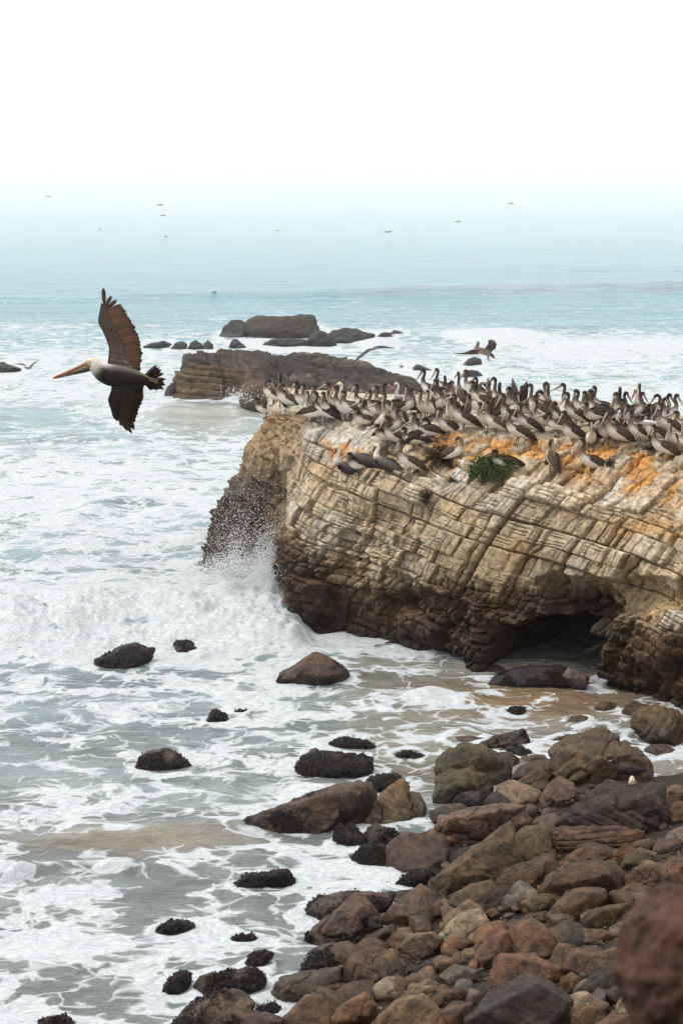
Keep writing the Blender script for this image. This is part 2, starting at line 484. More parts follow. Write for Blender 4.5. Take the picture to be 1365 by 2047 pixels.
# ------------------------------------------------------------------ sculpted rock surfaces
def catmull(C, n_per, axis):
    """resample a control net along an axis; n_per = samples per span"""
    C = np.moveaxis(C, axis, 0)
    n = len(C)
    ext = np.concatenate([2 * C[:1] - C[1:2], C, 2 * C[-1:] - C[-2:-1]])
    out = []
    for i in range(n - 1):
        p0, p1, p2, p3 = ext[i:i + 4]
        m = n_per[i]
        t = np.linspace(0, 1, m, endpoint=False).reshape((-1,) + (1,) * (C.ndim - 1))
        a = 0.5 * (p2 - p0) * 0.8; b = 0.5 * (p3 - p1) * 0.8
        out.append((2 * t**3 - 3 * t**2 + 1) * p1 + (t**3 - 2 * t**2 + t) * a + (-2 * t**3 + 3 * t**2) * p2 + (t**3 - t**2) * b)
    out.append(C[-1:])
    return np.moveaxis(np.concatenate(out), 0, axis)

def grid_normals(P):
    du = np.gradient(P, axis=0); dv = np.gradient(P, axis=1)
    n = np.cross(du, dv)
    return n / np.maximum(np.linalg.norm(n, axis=-1), 1e-9)[..., None]

def block_pattern(p, q, seed, qmin, qmax, bw, jw):
    """courses of broken blocks: returns course index, block index, distance to course edge and to joint"""
    rs = np.random.RandomState(seed)
    edges = [qmin]
    while edges[-1] < qmax: edges.append(edges[-1] + rs.uniform(*bw))
    edges = np.array(edges)
    bi = np.clip(np.searchsorted(edges, q) - 1, 0, len(edges) - 2)
    dq = np.minimum(q - edges[bi], edges[bi + 1] - q)
    ji = np.zeros(p.shape, np.int32); dp = np.full(p.shape, 9.0); jw_of = np.ones(p.shape)
    lo, hi = p.min() - 1, p.max() + 1
    for b in np.unique(bi):
        m = bi == b
        e = [lo - rs.uniform(0, 1)]
        while e[-1] < hi: e.append(e[-1] + rs.uniform(*jw) * (0.6 if rs.rand() < .25 else 1))
        e = np.array(e); wj = rs.uniform(0.35, 1.25, len(e))
        pp = p[m]; k = np.clip(np.searchsorted(e, pp) - 1, 0, len(e) - 2)
        dl = pp - e[k]; dr = e[k + 1] - pp
        ji[m] = k; dp[m] = np.minimum(dl, dr); jw_of[m] = np.where(dl < dr, wj[k], wj[k + 1])
    return bi, ji, dq, dp, jw_of

def g2(d, w): return np.exp(-(d / w) ** 2)

def build_cliff():
    # columns from the back of the point round to beyond the picture's edge: waterline ... rim, each (px, py, depth)
    cols = [
        [(470, 1030, 54.0), (480, 1000, 54.0), (490, 970, 53.5), (505, 935, 53), (520, 900, 52), (540, 860, 51), (560, 826, 49.5)],
        [(376, 1132, 48.6), (394, 1098, 48.6), (416, 1050, 48.4), (437, 990, 48.2), (470, 940, 47.8), (508, 885, 47.2), (540, 834, 46.4)],
        [(478, 1205, 44.6), (478, 1150, 45.0), (480, 1085, 45.4), (492, 1010, 45.6), (508, 940, 45.6), (528, 880, 45.4), (548, 826, 45.0)],
        [(545, 1235, 42.8), (532, 1165, 43.8), (534, 1085, 44.4), (540, 1010, 44.7), (552, 950, 44.6), (566, 885, 44.0), (580, 826, 43.8)],
        [(588, 1283, 40.3), (560, 1200, 40.7), (553, 1120, 41.0), (572, 1050, 41.3), (598, 980, 41.7), (608, 915, 42.1), (618, 834, 42.6)],
        [(720, 1308, 39.3), (718, 1225, 39.5), (712, 1135, 39.6), (712, 1050, 39.8), (718, 965, 40.2), (724, 900, 40.9), (735, 846, 41.7)],
        [(925, 1362, 37.2), (920, 1285, 37.35), (915, 1185, 37.5), (910, 1085, 37.8), (905, 985, 38.4), (900, 920, 39.2), (900, 862, 40.2)],
        [(1100, 1392, 36.2), (1100, 1305, 36.3), (1100, 1205, 36.4), (1100, 1095, 36.7), (1095, 995, 37.3), (1090, 928, 38.2), (1090, 870, 39.2)],
        [(1255, 1432, 34.9), (1252, 1335, 35.1), (1250, 1225, 35.3), (1250, 1110, 35.7), (1245, 1002, 36.4), (1240, 942, 37.3), (1236, 882, 38.3)],
        [(1400, 1500, 32.8), (1400, 1392, 33.1), (1395, 1272, 33.6), (1390, 1145, 34.3), (1390, 1025, 35.4), (1390, 955, 36.3), (1390, 896, 37.5)],
        [(1760, 1640, 29.4), (1750, 1500, 29.8), (1740, 1350, 30.6), (1730, 1200, 31.8), (1720, 1075, 33), (1710, 1000, 34.2), (1700, 935, 35.6)],
        [(2300, 1800, 26.5), (2280, 1640, 27), (2250, 1470, 28), (2230, 1290, 29.5), (2200, 1130, 31), (2180, 1050, 32.4), (2150, 970, 34)],
    ]
    back = [51.5, 49.0, 48.4, 47.8, 47.0, 46.6, 46.0, 44.6, 42.8, 41.8, 41, 40]     # depth of the plateau's far edge
    net = []
    for c, yb in zip(cols, back):
        pts = [at_y(*k) for k in c]
        base = pts[0]
        rim = pts[-1]
        low = base.copy(); low[2] = -1.2; low[1] += 0.25
        base[2] = min(base[2], 0.15)
        sx = rim[0] / rim[1]
        mid1 = np.array([rim[0] + sx * 0.9, rim[1] + (yb - rim[1]) * 0.33, rim[2] + 0.10])
        mid2 = np.array([rim[0] + sx * 2.0, rim[1] + (yb - rim[1]) * 0.70, rim[2] + 0.14])
        bk = np.array([rim[0] + sx * (yb - rim[1]), yb, rim[2] + 0.05])
        bk2 = bk + [0.1, 0.8, -1.6]
        bk3 = bk + [0.1, 1.5, -rim[2] - 1.0]
        net.append([low] + pts + [mid1, mid2, bk, bk2, bk3])
    net = np.array(net)
    nu_per = [14, 70, 60, 60, 110, 130, 120, 110, 100, 50, 14]
    nv_per = [14, 66, 72, 72, 72, 60, 60, 44, 40, 40, 14, 10]
    G = catmull(catmull(net, nu_per, 0), nv_per, 1)
    nu, nv = G.shape[:2]
    PX, PY = project(G)
    N = -grid_normals(G)
    # make normals point to the viewer's side
    flip = np.sign((N * (CAM - G)).sum(-1).mean()); N *= flip
    seg = np.linalg.norm(np.diff(G, axis=1), axis=-1)
    b = np.concatenate([np.zeros((nu, 1)), np.cumsum(seg, 1)], 1) - 1.0
    e = np.array([0.725, -0.689, 0.0])
    a = G @ e
    rows = np.cumsum([0] + nv_per)
    vi = np.arange(nv)[None, :] + np.zeros((nu, 1))
    face = 1 - sst(rows[7] - 8, rows[7] + 12, vi)             # 1 on the face, 0 on the plateau
    z = G[..., 2]
    w1 = fbmg(G * 0.55, 3, 3); w2 = fbmg(G * 0.6, 3, 8)
    w3 = fbmg(G * 2.0, 2, 63, sub=2)
    A = a + 0.06 * w1 + 0.012 * w3; B = G[..., 2] * 1.12 + 0.07 * w2 - 0.012 * w3 + np.clip(vi - rows[7], 0, None) * 0.02
    qq = B + 0.17 * A; pp = A - 0.40 * B
    bi, ji, dq, dp, jw_of = block_pattern(pp, qq, 5, qq.min() - 1, qq.max() + 1, (0.22, 0.95), (0.3, 1.25))
    bid = bi * 1000 + ji
    r1 = hash1(bid, 1); r2 = hash1(bid, 2); r3 = hash1(bid, 3)
    wpx = PX + 60 * w1; wpy = PY + 42 * w2 + 22 * fbmg(G * 1.8, 3, 14, sub=2)
    low_line = itp(PX, [380, 520, 560, 620, 700, 870, 1000, 1150, 1200, 1290, 1365, 1700], [900, 1000, 1060, 1120, 1165, 1165, 1190, 1165, 1235, 1235, 1262, 1350])
    lowz = sst(-34, 34, wpy - low_line) * face                  # wet, weathered foot of the cliff, also darkened as if in shadow
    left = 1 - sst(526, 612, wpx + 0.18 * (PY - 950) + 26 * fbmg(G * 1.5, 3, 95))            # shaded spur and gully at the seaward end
    slab = np.clip(1.4 - ell(PX, PY, 668, 868, 80, 50), 0, 1)
    soft = np.clip(1.3 - ell(wpx, wpy, 960, 1130, 110, 55), 0, 1) + np.clip(1.3 - ell(wpx, wpy, 1240, 1185, 95, 42), 0, 1) + np.clip(1.2 - ell(wpx, wpy, 1290, 1040, 110, 32), 0, 1) * .7
    soft = np.clip(soft, 0, 1)
    top = itp(PX, [520, 600, 740, 860, 960, 1080, 1200, 1365, 1700], [868, 856, 846, 905, 945, 935, 948, 985, 1050])
    upper = (1 - sst(-22, 22, wpy - top)) * face                 # crumbly ochre shoulder
    bm = face * (1 - lowz * 0.85) * (1 - left * 0.8) * (1 - soft * 0.75) * (1 - 0.6 * upper) * (1 - 0.65 * slab)
    wv = 0.55 + 0.9 * sst(-0.2, 0.4, fbmg(G * 0.8, 3, 61))
    jn = 0.006 + 0.022 * np.clip(jw_of - 0.45, 0, 1) ** 1.5
    js = sst(0.4, 0.8, jw_of)
    sub_i = np.floor(pp / 0.34 + r2 * 7 + 0.25 * w3); r4 = hash1(bid * 3 + sub_i, 12)
    sub_d = np.abs((pp / 0.34 + r2 * 7 + 0.25 * w3) - np.round(pp / 0.34 + r2 * 7 + 0.25 * w3)) * 0.34
    tilt = (r3 - 0.5) * 0.35 * (dp - 0.15)
    dis = bm * ((r1 - 0.5) * 0.24 + (r4 - 0.5) * 0.05 + tilt - 0.26 * g2(dp, jn) * wv * js - 0.12 * g2(dq, 0.014) * wv * (0.4 + 0.6 * r2))
    dis -= bm * 0.05 * g2(sub_d, 0.011) * (r4 > 0.35)
    BIa, JIa, DQa, DPa, JWa = block_pattern(pp * 1.0 + 0.1 * w3, qq, 55, qq.min() - 1, qq.max() + 1, (0.7, 1.7), (1.0, 2.6))
    big = hash1(BIa * 1000 + JIa, 21)
    dis += face * (1 - 0.5 * left) * (1 - .5 * slab) * ((big - 0.5) * 0.46 + (hash1(BIa, 22) - .5) * 0.22 - 0.20 * g2(DPa, 0.03) * JWa - 0.14 * g2(DQa, 0.022))
    # narrow bedding cracks inside the courses
    lam = qq / 0.088 + 0.8 * fbm(np.stack([pp * .6, qq * 3, r3 * 9], -1), 2, 17) + r2 * 3
    lamd = np.abs(lam - np.round(lam)) * 0.088
    lamw = sst(-0.05, 0.25, fbm(np.stack([pp * 1.3, qq * 4, r2 * 7], -1), 3, 19)) * (r3 > 0.2)
    dis -= 0.06 * bm * g2(lamd, 0.012) * lamw
    cr = pp / 0.21 + r1 * 5 + 0.7 * fbm(np.stack([pp, qq, r2 * 5], -1), 2, 23)
    crd = np.abs(cr - np.round(cr)) * 0.21
    dis -= 0.04 * bm * g2(crd, 0.010) * (hash1(np.round(cr) * 7 + bid, 5) > 0.5)
    # long through-going fractures
    fr = (pp + 0.035 * fbmg(G * 1.2, 3, 27)) / 0.95; frd = np.abs(fr - np.round(fr)) * 0.95
    frs = hash1(np.round(fr), 9)
    dis -= face * (0.04 + 0.26 * frs ** 2) * g2(frd, 0.018 + 0.03 * frs) * (1 - 0.6 * left) * (0.25 + 0.75 * sst(-0.1, 0.25, fbmg(G * 0.7, 2, 29)))
    # crumbled shoulder
    rub = fbmg(G * 2.2, 5, 33, 0.55, sub=2); rub2 = fbmg(G * 1.1, 4, 35, 0.5, True)
    bi2, ji2, dq2, dp2, jw2 = block_pattern(pp * 1.0 + 0.2 * rub, qq + 0.15 * rub2, 15, qq.min() - 1, qq.max() + 1, (0.13, 0.34), (0.16, 0.42))
    r5 = hash1(bi2 * 1000 + ji2, 4)
    dis += upper * ((r5 - 0.5) * 0.17 - 0.07 * g2(dp2, 0.02) * jw2 - 0.06 * g2(dq2, 0.018)) + 0.10 * (rub2 - .5) * upper
    dis += 0.10 * slab * (-0.35 * g2(dq, 0.02) - 0.2 * g2(dp, 0.02))
    # foot: lumpy, fluted, undercut
    fl = fbm(np.stack([A * 1.7, B * 0.6, z * 0.3], -1), 4, 43, 0.55, True)
    lump = fbmg(G * 1.5, 5, 45, 0.58, True, sub=2)
    boxy = (hash1(bi2 * 1000 + ji2, 6) - 0.5) * 0.20 - 0.10 * g2(dp2, 0.03) * jw2 - 0.08 * g2(dq2, 0.03)
    dis += lowz * (0.30 * (fl - .5) + 0.16 * (lump - .5) + boxy - 0.05)
    dis -= face * 0.30 * gauss(z, 0.15, 0.45) * (0.6 + 0.6 * fl)
    lumpy = np.clip(1.3 - ell(PX, PY, 700, 1090, 120, 90), 0, 1)
    dis += face * lumpy * (0.16 * (lump - .5) + 0.9 * boxy)
    # seaward spur
    sp = fbm(np.stack([A * 0.9, B * 0.5, z * 0.25], -1), 4, 47, 0.55, True)
    dis += left * face * (0.34 * (sp - .6) + 0.15 * (lump - .6) + 0.06 * rub)
    dis -= 0.55 * np.clip(1 - ell(PX, PY, 556, 985, 17, 95), 0, 1) * face
    dis -= 0.5 * np.clip(1 - ell(PX, PY, 640, 1225, 34, 60), 0, 1) * face
    dis -= 0.42 * np.clip(1 - ell(PX, PY, 790, 1215, 60, 34), 0, 1) * face
    # sea cave, the arch over it and the hollow to its right
    rag = 0.30 * (hash1(bi2 * 1000 + ji2, 31) - .5) + 0.30 * fbmg(G * 1.4, 4, 93, sub=2)
    cv = ell(PX, PY, 1086, 1314, 108, 82) + 0.7 * rag
    dis -= face * (6.0 + 0.9 * lump) * np.sqrt(np.clip(1 - cv, 0, 1))
    cv2 = ell(wpx * .5 + PX * .5 - (PY - 1200) * 0.25, PY, 1140, 1205, 74, 62) + rag
    dis -= face * 1.1 * np.sqrt(np.clip(1 - cv2, 0, 1))
    cv3 = ell(PX + (PY - 1190) * 0.5, PY, 1262, 1190, 96, 44) + 0.6 * rag
    dis -= face * 0.55 * np.sqrt(np.clip(1 - cv3, 0, 1))
    dis -= face * 0.5 * np.sqrt(np.clip(1 - ell(wpx, wpy, 870, 1335, 50, 40), 0, 1))
    dis += face * 0.30 * np.sqrt(np.clip(1 - ell(PX, PY, 944, 1322, 26, 50), 0, 1))
    dis += face * 0.12 * np.clip(1 - ell(PX, PY, 1215, 1300, 50, 80), 0, 1)
    # ledge of squared blocks where the white-headed birds stand
    led = sst(660, 700, PX) * (1 - sst(850, 890, PX)) * sst(936, 950, PY + 0.08 * (760 - PX)) * (1 - sst(985, 1040, PY))
    dis += 0.30 * led * face
    # general roughness
    dis += 0.018 * fbm(G * 3.3, 4, 51, 0.6) + 0.014 * fbm(G * 11, 3, 53, 0.6)
    dis += (1 - face) * (0.10 * fbmg(G * 0.8, 3, 55) + 0.05 * rub2 * (hash1(bi2 * 1000 + ji2, 8)))
    dis += 0.26 * gauss(vi, rows[7], 40) * fbmg(G * 0.8, 4, 91, 0.5) * sst(540, 620, PX) + 0.12 * gauss(vi, rows[7] + 20, 40) * (lump - .5)
    S = G + N * dis[..., None]
    # ---- colour of the stone
    n_a = fbmg(G * 0.9, 4, 71); n_b = fbmg(G * 2.6, 4, 73, sub=2); n_c = fbm(G * 6.0, 3, 75)
    C = np.zeros(G.shape) + np.array([.39, .275, .155])
    C = mixc(C, (.55, .455, .325), bm * (0.45 + 0.5 * r1))
    C = mixc(C, (.47, .42, .355), bm * sst(0.6, 0.95, r2) * 0.6)
    C = mixc(C, (.46, .28, .11), 0.8 * sst(0.0, 0.4, n_a) * (1 - 0.45 * bm))
    C *= (0.82 + 0.34 * r3 * bm + 0.10 * n_c)[..., None]
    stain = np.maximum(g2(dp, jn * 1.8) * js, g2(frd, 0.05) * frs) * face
    C = mixc(C, (.20, .11, .05), 0.75 * stain)  # joint brown: ochre soil, deepened in place of crack shade
    C = mixc(C, (.10, .07, .045), 0.7 * bm * g2(lamd, 0.012) * lamw)  # bedding cracks painted dark brown to stand in for their shade
    C = mixc(C, (.64, .32, .09), upper * (0.85 + 0.5 * n_b) * sst(820, 900, PX + 40 * n_a))
    C = mixc(C, (.50, .44, .34), upper * sst(0.62, 0.8, r5) * 0.8)
    C = mixc(C, (.52, .29, .10), upper * (1 - sst(820, 900, PX)) * (0.6 + n_b))
    C = mixc(C, (.56, .53, .47), np.clip(slab * 1.4, 0, 1) * (0.75 + 0.5 * n_b))
    C = mixc(C, (.60, .29, .07), 0.95 * np.clip(1.25 - ell(wpx, wpy - 0.22 * (PX - 690), 690, 912, 62, 15), 0, 1) * face)
    C = mixc(C, (.55, .29, .09), 0.85 * np.clip(1.25 - ell(wpx, wpy, 1285, 1045, 90, 30), 0, 1) * face)
    C = mixc(C, (.50, .29, .11), 0.8 * np.clip(1.2 - ell(wpx, wpy, 1310, 1200, 40, 40), 0, 1) * face)
    C = mixc(C, (.40, .31, .18), 0.7 * soft * face)
    lc = lerp(np.array([.060, .041, .026]), np.array([.125, .075, .043]), np.clip(0.5 + n_a * 1.5 + 0.5 * sst(1180, 1260, PX), 0, 1))  # foot colour: wet rock with shadow darkening put into it
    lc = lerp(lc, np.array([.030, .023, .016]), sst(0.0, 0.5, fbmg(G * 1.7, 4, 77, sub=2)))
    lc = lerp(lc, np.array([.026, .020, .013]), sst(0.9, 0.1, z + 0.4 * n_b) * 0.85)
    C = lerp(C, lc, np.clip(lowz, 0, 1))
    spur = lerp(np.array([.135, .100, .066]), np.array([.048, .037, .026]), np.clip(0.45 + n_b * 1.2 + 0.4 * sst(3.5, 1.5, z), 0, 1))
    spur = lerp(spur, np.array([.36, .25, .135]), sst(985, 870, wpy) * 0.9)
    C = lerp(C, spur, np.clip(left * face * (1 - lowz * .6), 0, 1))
    pl = lerp(np.array([.40, .31, .19]), np.array([.52, .48, .42]), np.clip(0.4 + n_b * 1.6, 0, 1))
    pl = lerp(pl, np.array([.62, .61, .57]), sst(0.15, 0.45, fbm(G * 3.5, 3, 79)) * 0.7)
    C = lerp(pl, C, face)
    # droppings of the birds run down from the rim
    gua = sst(0.28, 0.5, fbm(np.stack([A * 3.5, B * 0.5, z * .2], -1), 3, 81)) * (gauss(PY, top, 40)) * sst(560, 600, PX)
    C = mixc(C, (.70, .69, .65), 0.9 * gua * face)
    C = np.clip(C, 0.004, 0.8)
    F = grid_faces(nu, nv)
    if flip > 0: pass
    # ---- cut the squared blocks free as pieces of their own
    V = S.reshape(-1, 3); Cc = C.reshape(-1, 3)
    vid = np.where((bm > 0.5) & (PX > 520) & (PX < 1400) & (PY > 820), bid, -1).ravel()
    fid = vid[F]
    same = (fid == fid[:, :1]).all(1) & (fid[:, 0] >= 0)
    ids, cnt = np.unique(fid[same, 0], return_counts=True)
    order = ids[np.argsort(-cnt)][:260]
    order = [k for k in order if cnt[np.where(ids == k)[0][0]] > 110]
    keep = np.ones(len(F), bool)
    fkey = np.where(same, fid[:, 0], -1)
    srt = np.argsort(fkey, kind='stable'); ks = fkey[srt]
    pieces = []
    for k in order:
        lo, hi = np.searchsorted(ks, k), np.searchsorted(ks, k, 'right')
        fi = srt[lo:hi]
        left_ = set(fi.tolist()); best = []
        while left_:
            st_ = [left_.pop()]; comp = []
            while st_:
                f0 = st_.pop(); comp.append(f0)
                for nb in (f0 - 1, f0 + 1, f0 - (nv - 1), f0 + (nv - 1)):
                    if nb in left_: left_.discard(nb); st_.append(nb)
            if len(comp) > len(best): best = comp
        if len(best) < 90: continue
        fi = np.array(sorted(best))
        pieces.append(fi); keep[fi] = False
    used = np.unique(F[keep]); rm = np.full(len(V), -1); rm[used] = np.arange(len(used))
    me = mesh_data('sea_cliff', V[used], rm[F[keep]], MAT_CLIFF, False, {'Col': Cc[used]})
    root = obj('sea_cliff', me)
    tag(root, 'tall pale layered sandstone cliff with a sea cave, crowded with pelicans on top', 'cliff')
    for fi in pieces:
        used = np.unique(F[fi]); rm[:] = -1; rm[used] = np.arange(len(used))
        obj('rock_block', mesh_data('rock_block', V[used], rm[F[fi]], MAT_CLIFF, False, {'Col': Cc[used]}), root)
    print('cliff', nu, nv, 'blocks', len(pieces))
    bvh = BVHTree.FromPolygons(V.tolist(), F.tolist())
    return root, bvh

def build_reef():
    cols = [
        [(338, 792, 86), (345, 762, 86.5), (357, 724, 87), (365, 716, 89), (374, 712, 92)],
        [(372, 796, 84), (376, 760, 84.3), (384, 712, 85), (395, 702, 88), (402, 698, 93)],
        [(440, 797, 83.5), (440, 762, 83.8), (444, 722, 84.5), (446, 706, 89), (448, 697, 95)],
        [(500, 796, 83.5), (500, 768, 84.2), (506, 738, 85.8), (520, 714, 91), (530, 695, 98)],
        [(580, 805, 82.2), (580, 782, 83.5), (590, 752, 86.5), (600, 722, 93), (602, 690, 100)],
        [(680, 822, 79.5), (685, 792, 81.5), (690, 766, 85), (700, 736, 90), (704, 703, 97)],
        [(780, 830, 78.5), (785, 802, 79.5), (790, 781, 82), (795, 760, 86), (800, 735, 92)],
        [(860, 835, 77.6), (860, 806, 79.2), (862, 794, 81), (865, 783, 83), (872, 769, 86)],
        [(960, 845, 76), (960, 840, 77), (960, 836, 78), (960, 830, 79), (960, 826, 80)],
    ]
    net = []
    for c in cols:
        pts = [at_y(*k) for k in c]
        low = pts[0].copy(); low[2] = -1.2
        bk = pts[-1] + [0, 1.5, -1.0]; bk2 = pts[-1] + [0, 2.5, -3.0]
        net.append([low] + pts + [bk, bk2])
    net = np.array(net)
    G = catmull(catmull(net, [30, 48, 44, 48, 54, 54, 46, 14], 0), [8, 38, 38, 38, 38, 8, 5], 1)
    nu, nv = G.shape[:2]
    PX, PY = project(G)
    N = grid_normals(G); N *= np.sign((N * (CAM - G)).sum(-1).mean())
    n1 = fbm(G * 0.5, 4, 101, 0.55, True); n2 = fbm(G * 1.6, 4, 103); w = fbm(G * 0.3, 3, 105)
    s = G[..., 2] * 1.0 + 0.10 * G[..., 0] + 0.055 * G[..., 1] + 0.16 * w
    st = s / 0.33; sd = np.abs(st - np.round(st)) * 0.33
    step = hash1(np.round(st), 3)
    frontal = 1 - sst(490, 560, PX + (PY - 760) * 0.4)
    dis = 0.26 * (n1 - .55) + 0.10 * n2 + (1 - 0.7 * frontal) * ((step - 0.5) * 0.85 - 0.35 * g2(sd, 0.06)) + 0.14 * (fbm(G * 0.9, 4, 113, 0.6, True) - .5) + 0.05 * fbm(G * 5, 3, 107)
    bi, ji, dq, dp, jw = block_pattern(G[..., 0] + 0.4 * n2 + 0.1 * G[..., 1], s, 31, s.min() - 1, s.max() + 1, (0.5, 1.2), (0.8, 2.4))
    r = hash1(bi * 1000 + ji, 3)
    dis += (r - 0.5) * 0.35 - 0.3 * g2(dp, 0.07) * jw
    S = G + N * (dis * (0.95 - 0.35 * sst(560, 700, PX)))[..., None]
    S[..., 2] -= 0.05 + 0.16 * sst(420, 620, PX)
    C = np.zeros(G.shape) + np.array([.070, .050, .031])
    C = mixc(C, (.14, .105, .066), sst(0.05, 0.5, n2) * 0.8)
    C = mixc(C, (.028, .024, .017), sst(0.0, 0.4, fbm(G * 0.9, 4, 109)))
    C = mixc(C, (.12, .085, .03), 0.7 * sst(650, 780, PX) * sst(-.1, .35, fbm(G * 1.3, 3, 111)))
    C = mixc(C, (.17, .112, .062), frontal * sst(716, 740, PY) * (0.75 + 0.4 * n2))
    C = mixc(C, (.05, .045, .035), sst(0.35, 0.0, S[..., 2]) * 0.9)
    C *= ((0.8 + 0.4 * r) * (0.55 + 0.9 * step * (1 - frontal) + 0.5 * frontal))[..., None]
    C = mixc(C, (.26, .21, .15), 0.6 * (1 - frontal) * sst(0.75, 0.95, hash1(np.round(st * 1.0), 8)) * sst(0.0, 0.3, n2))
    C *= 0.66
    C = mixc(C, (.022, .02, .016), 0.7 * sst(0.05, 0.4, fbm(G * 0.55, 4, 117)))
    o = obj('reef_rock', mesh_data('reef_rock', S.reshape(-1, 3), grid_faces(nu, nv), MAT_REEF, True, {'Col': np.clip(C, .004, .8).reshape(-1, 3)}))
    tag(o, 'long low brown layered rock sloping into the surf behind the pelican cliff', 'rock')
    return o
def build_haze():
    x, y0, y1, z0, z1 = 9000.0, -40.0, 9500.0, -4.0, 28.0
    V = [(-x, y0, z0), (x, y0, z0), (x, y1, z0), (-x, y1, z0), (-x, y0, z1), (x, y0, z1), (x, y1, z1), (-x, y1, z1)]
    F = [(0, 3, 2, 1), (4, 5, 6, 7), (0, 1, 5, 4), (1, 2, 6, 5), (2, 3, 7, 6), (3, 0, 4, 7)]
    t = NT('sea_haze')
    v = t.n('ShaderNodeVolumePrincipled')
    v.inputs['Color'].default_value = (1.0, 1.0, 1.0, 1)
    v.inputs['Density'].default_value = 0.0005
    v.inputs['Anisotropy'].default_value = 0.9
    t.l(v.outputs[0], t.out.inputs['Volume'])
    o = obj('haze', mesh_data('haze', V, F, t.m, False))
    return tag(o, 'pale sea haze whitening the far water', None, None, 'stuff')
# ------------------------------------------------------------------ the beach under the boulders
_SH = [(2300, 9.0, 60), (31.6, 9.0, 31.6)]
def shore_x(Y):
    return np.interp(Y, [5, 15, 19, 21.5, 23, 25, 26.6, 28.0, 29.0, 29.6, 30.1, 31.2, 33, 35],
                     [-2.6, -2.2, -1.9, -1.35, -0.75, -0.35, 0.35, 0.55, 1.0, 3.6, 9.0, 11.0, 14.0, 16.0])

def ground_z(X, Y):
    X = np.asarray(X, float); Y = np.asarray(Y, float)
    inland = (X - shore_x(Y)) * 0.8
    z = np.clip(-0.10 + 0.15 * inland, -1.0, 1.1)
    z = np.where(inland > 6, z + (inland - 6) * 0.05, z)
    bluff = CAM_H - Y * 0.5297 - 0.95
    bluff = np.where(Y < 4.0, CAM_H - 4.0 * 0.5297 - 0.95 + (4.0 - Y) * 0.10, bluff)
    bluff = np.where(Y < 2.0, bluff[...] if np.ndim(bluff) else bluff, bluff)
    return np.maximum(z, np.minimum(bluff, 9.2))

def build_beach():
    xs = np.linspace(-9, 16, 110); ys = np.concatenate([np.linspace(-8, 18, 40), np.linspace(18.2, 36, 120)])
    X, Y = np.meshgrid(xs, ys, indexing='ij')
    Z = ground_z(X, Y)
    P = np.stack([X, Y, Z], -1)
    P[..., 2] += 0.06 * fbm(P * 1.3, 4, 201) + 0.03 * fbm(P * 5, 2, 203)
    t = NT('wet_shingle')
    pos = t.n('ShaderNodeNewGeometry').outputs['Position']
    vo = t.n('ShaderNodeTexVoronoi'); t.l(pos, vo.inputs['Vector']); vo.inputs['Scale'].default_value = 22
    cr = t.n('ShaderNodeValToRGB'); t.l(vo.outputs['Color'], cr.inputs[0])
    cr.color_ramp.elements[0].color = (0.010, 0.008, 0.006, 1); cr.color_ramp.elements[1].color = (0.045, 0.034, 0.024, 1)
    nr = t.bump(t.math('SUBTRACT', 0.6, vo.outputs['Distance']), 0.8, 0.03)
    t.bsdf(cr.outputs[0], 0.55, nr, 0.3)
    nu, nv = X.shape
    o = obj('beach', mesh_data('beach', P.reshape(-1, 3), grid_faces(nu, nv), t.m))
    return tag(o, 'dark wet shingle under the boulders', None, None, 'structure')

def build_shade_slope():
    """unseen scrub slope added behind the viewer to block low sky light"""
    xs = np.linspace(-140, 160, 90); ys = np.linspace(-36, -3, 60)
    X, Y = np.meshgrid(xs, ys, indexing='ij')
    Z = np.minimum(8.6 + np.clip(-3 - Y, 0, None) * 1.9, 24.0)  # steep, near rise added so surfaces facing the viewer fall darker
    P = np.stack([X, Y, Z], -1)
    P[..., 2] += (2.2 * fbm(P * 0.06, 4, 211) + 0.5 * fbm(P * 0.4, 3, 213)) * sst(-3, -10, Y) * .8
    t = NT('shade_slope_scrub')
    pos = t.n('ShaderNodeNewGeometry').outputs['Position']
    n = t.noise(pos, .8, 5, .65)
    col = t.mix(t.sstep(n.outputs['Fac'], .35, .65), (.035, .045, .02, 1), (.12, .09, .05, 1))
    t.bsdf(col, .9, t.bump(n.outputs['Fac'], .8, .4), .1)
    nu, nv = X.shape
    o = obj('shade_slope', mesh_data('shade_slope', P.reshape(-1, 3), grid_faces(nu, nv), t.m))
    return tag(o, 'scrubby coastal slope rising behind the viewer', None, None, 'structure')

# ------------------------------------------------------------------ loose rocks
def ground_hit(px, py, kind):
    if kind == 'sea': return at_z(px, py, 0.0)
    Y = np.linspace(14, 60, 1600)
    P = at_y(np.full_like(Y, px), np.full_like(Y, py), Y)
    below = P[:, 2] - np.maximum(ground_z(P[:, 0], P[:, 1]), 0.0)
    i = np.argmax(below < 0)
    return P[i] if below[i] < 0 else at_z(px, py, 0.0)

PAL = {'brown': (.098, .060, .034), 'red': (.100, .054, .031), 'tan': (.190, .124, .068), 'orange': (.165, .080, .034), 'grey': (.120, .102, .080),
       'dark': (.036, .026, .019), 'pale': (.230, .180, .128), 'pink': (.132, .086, .059), 'olive': (.094, .063, .032), 'black': (.022, .017, .013),
       'far': (.020, .025, .023), 'moss': (.076, .056, .027), 'white': (.55, .53, .50)}
N_ROCK = [0]

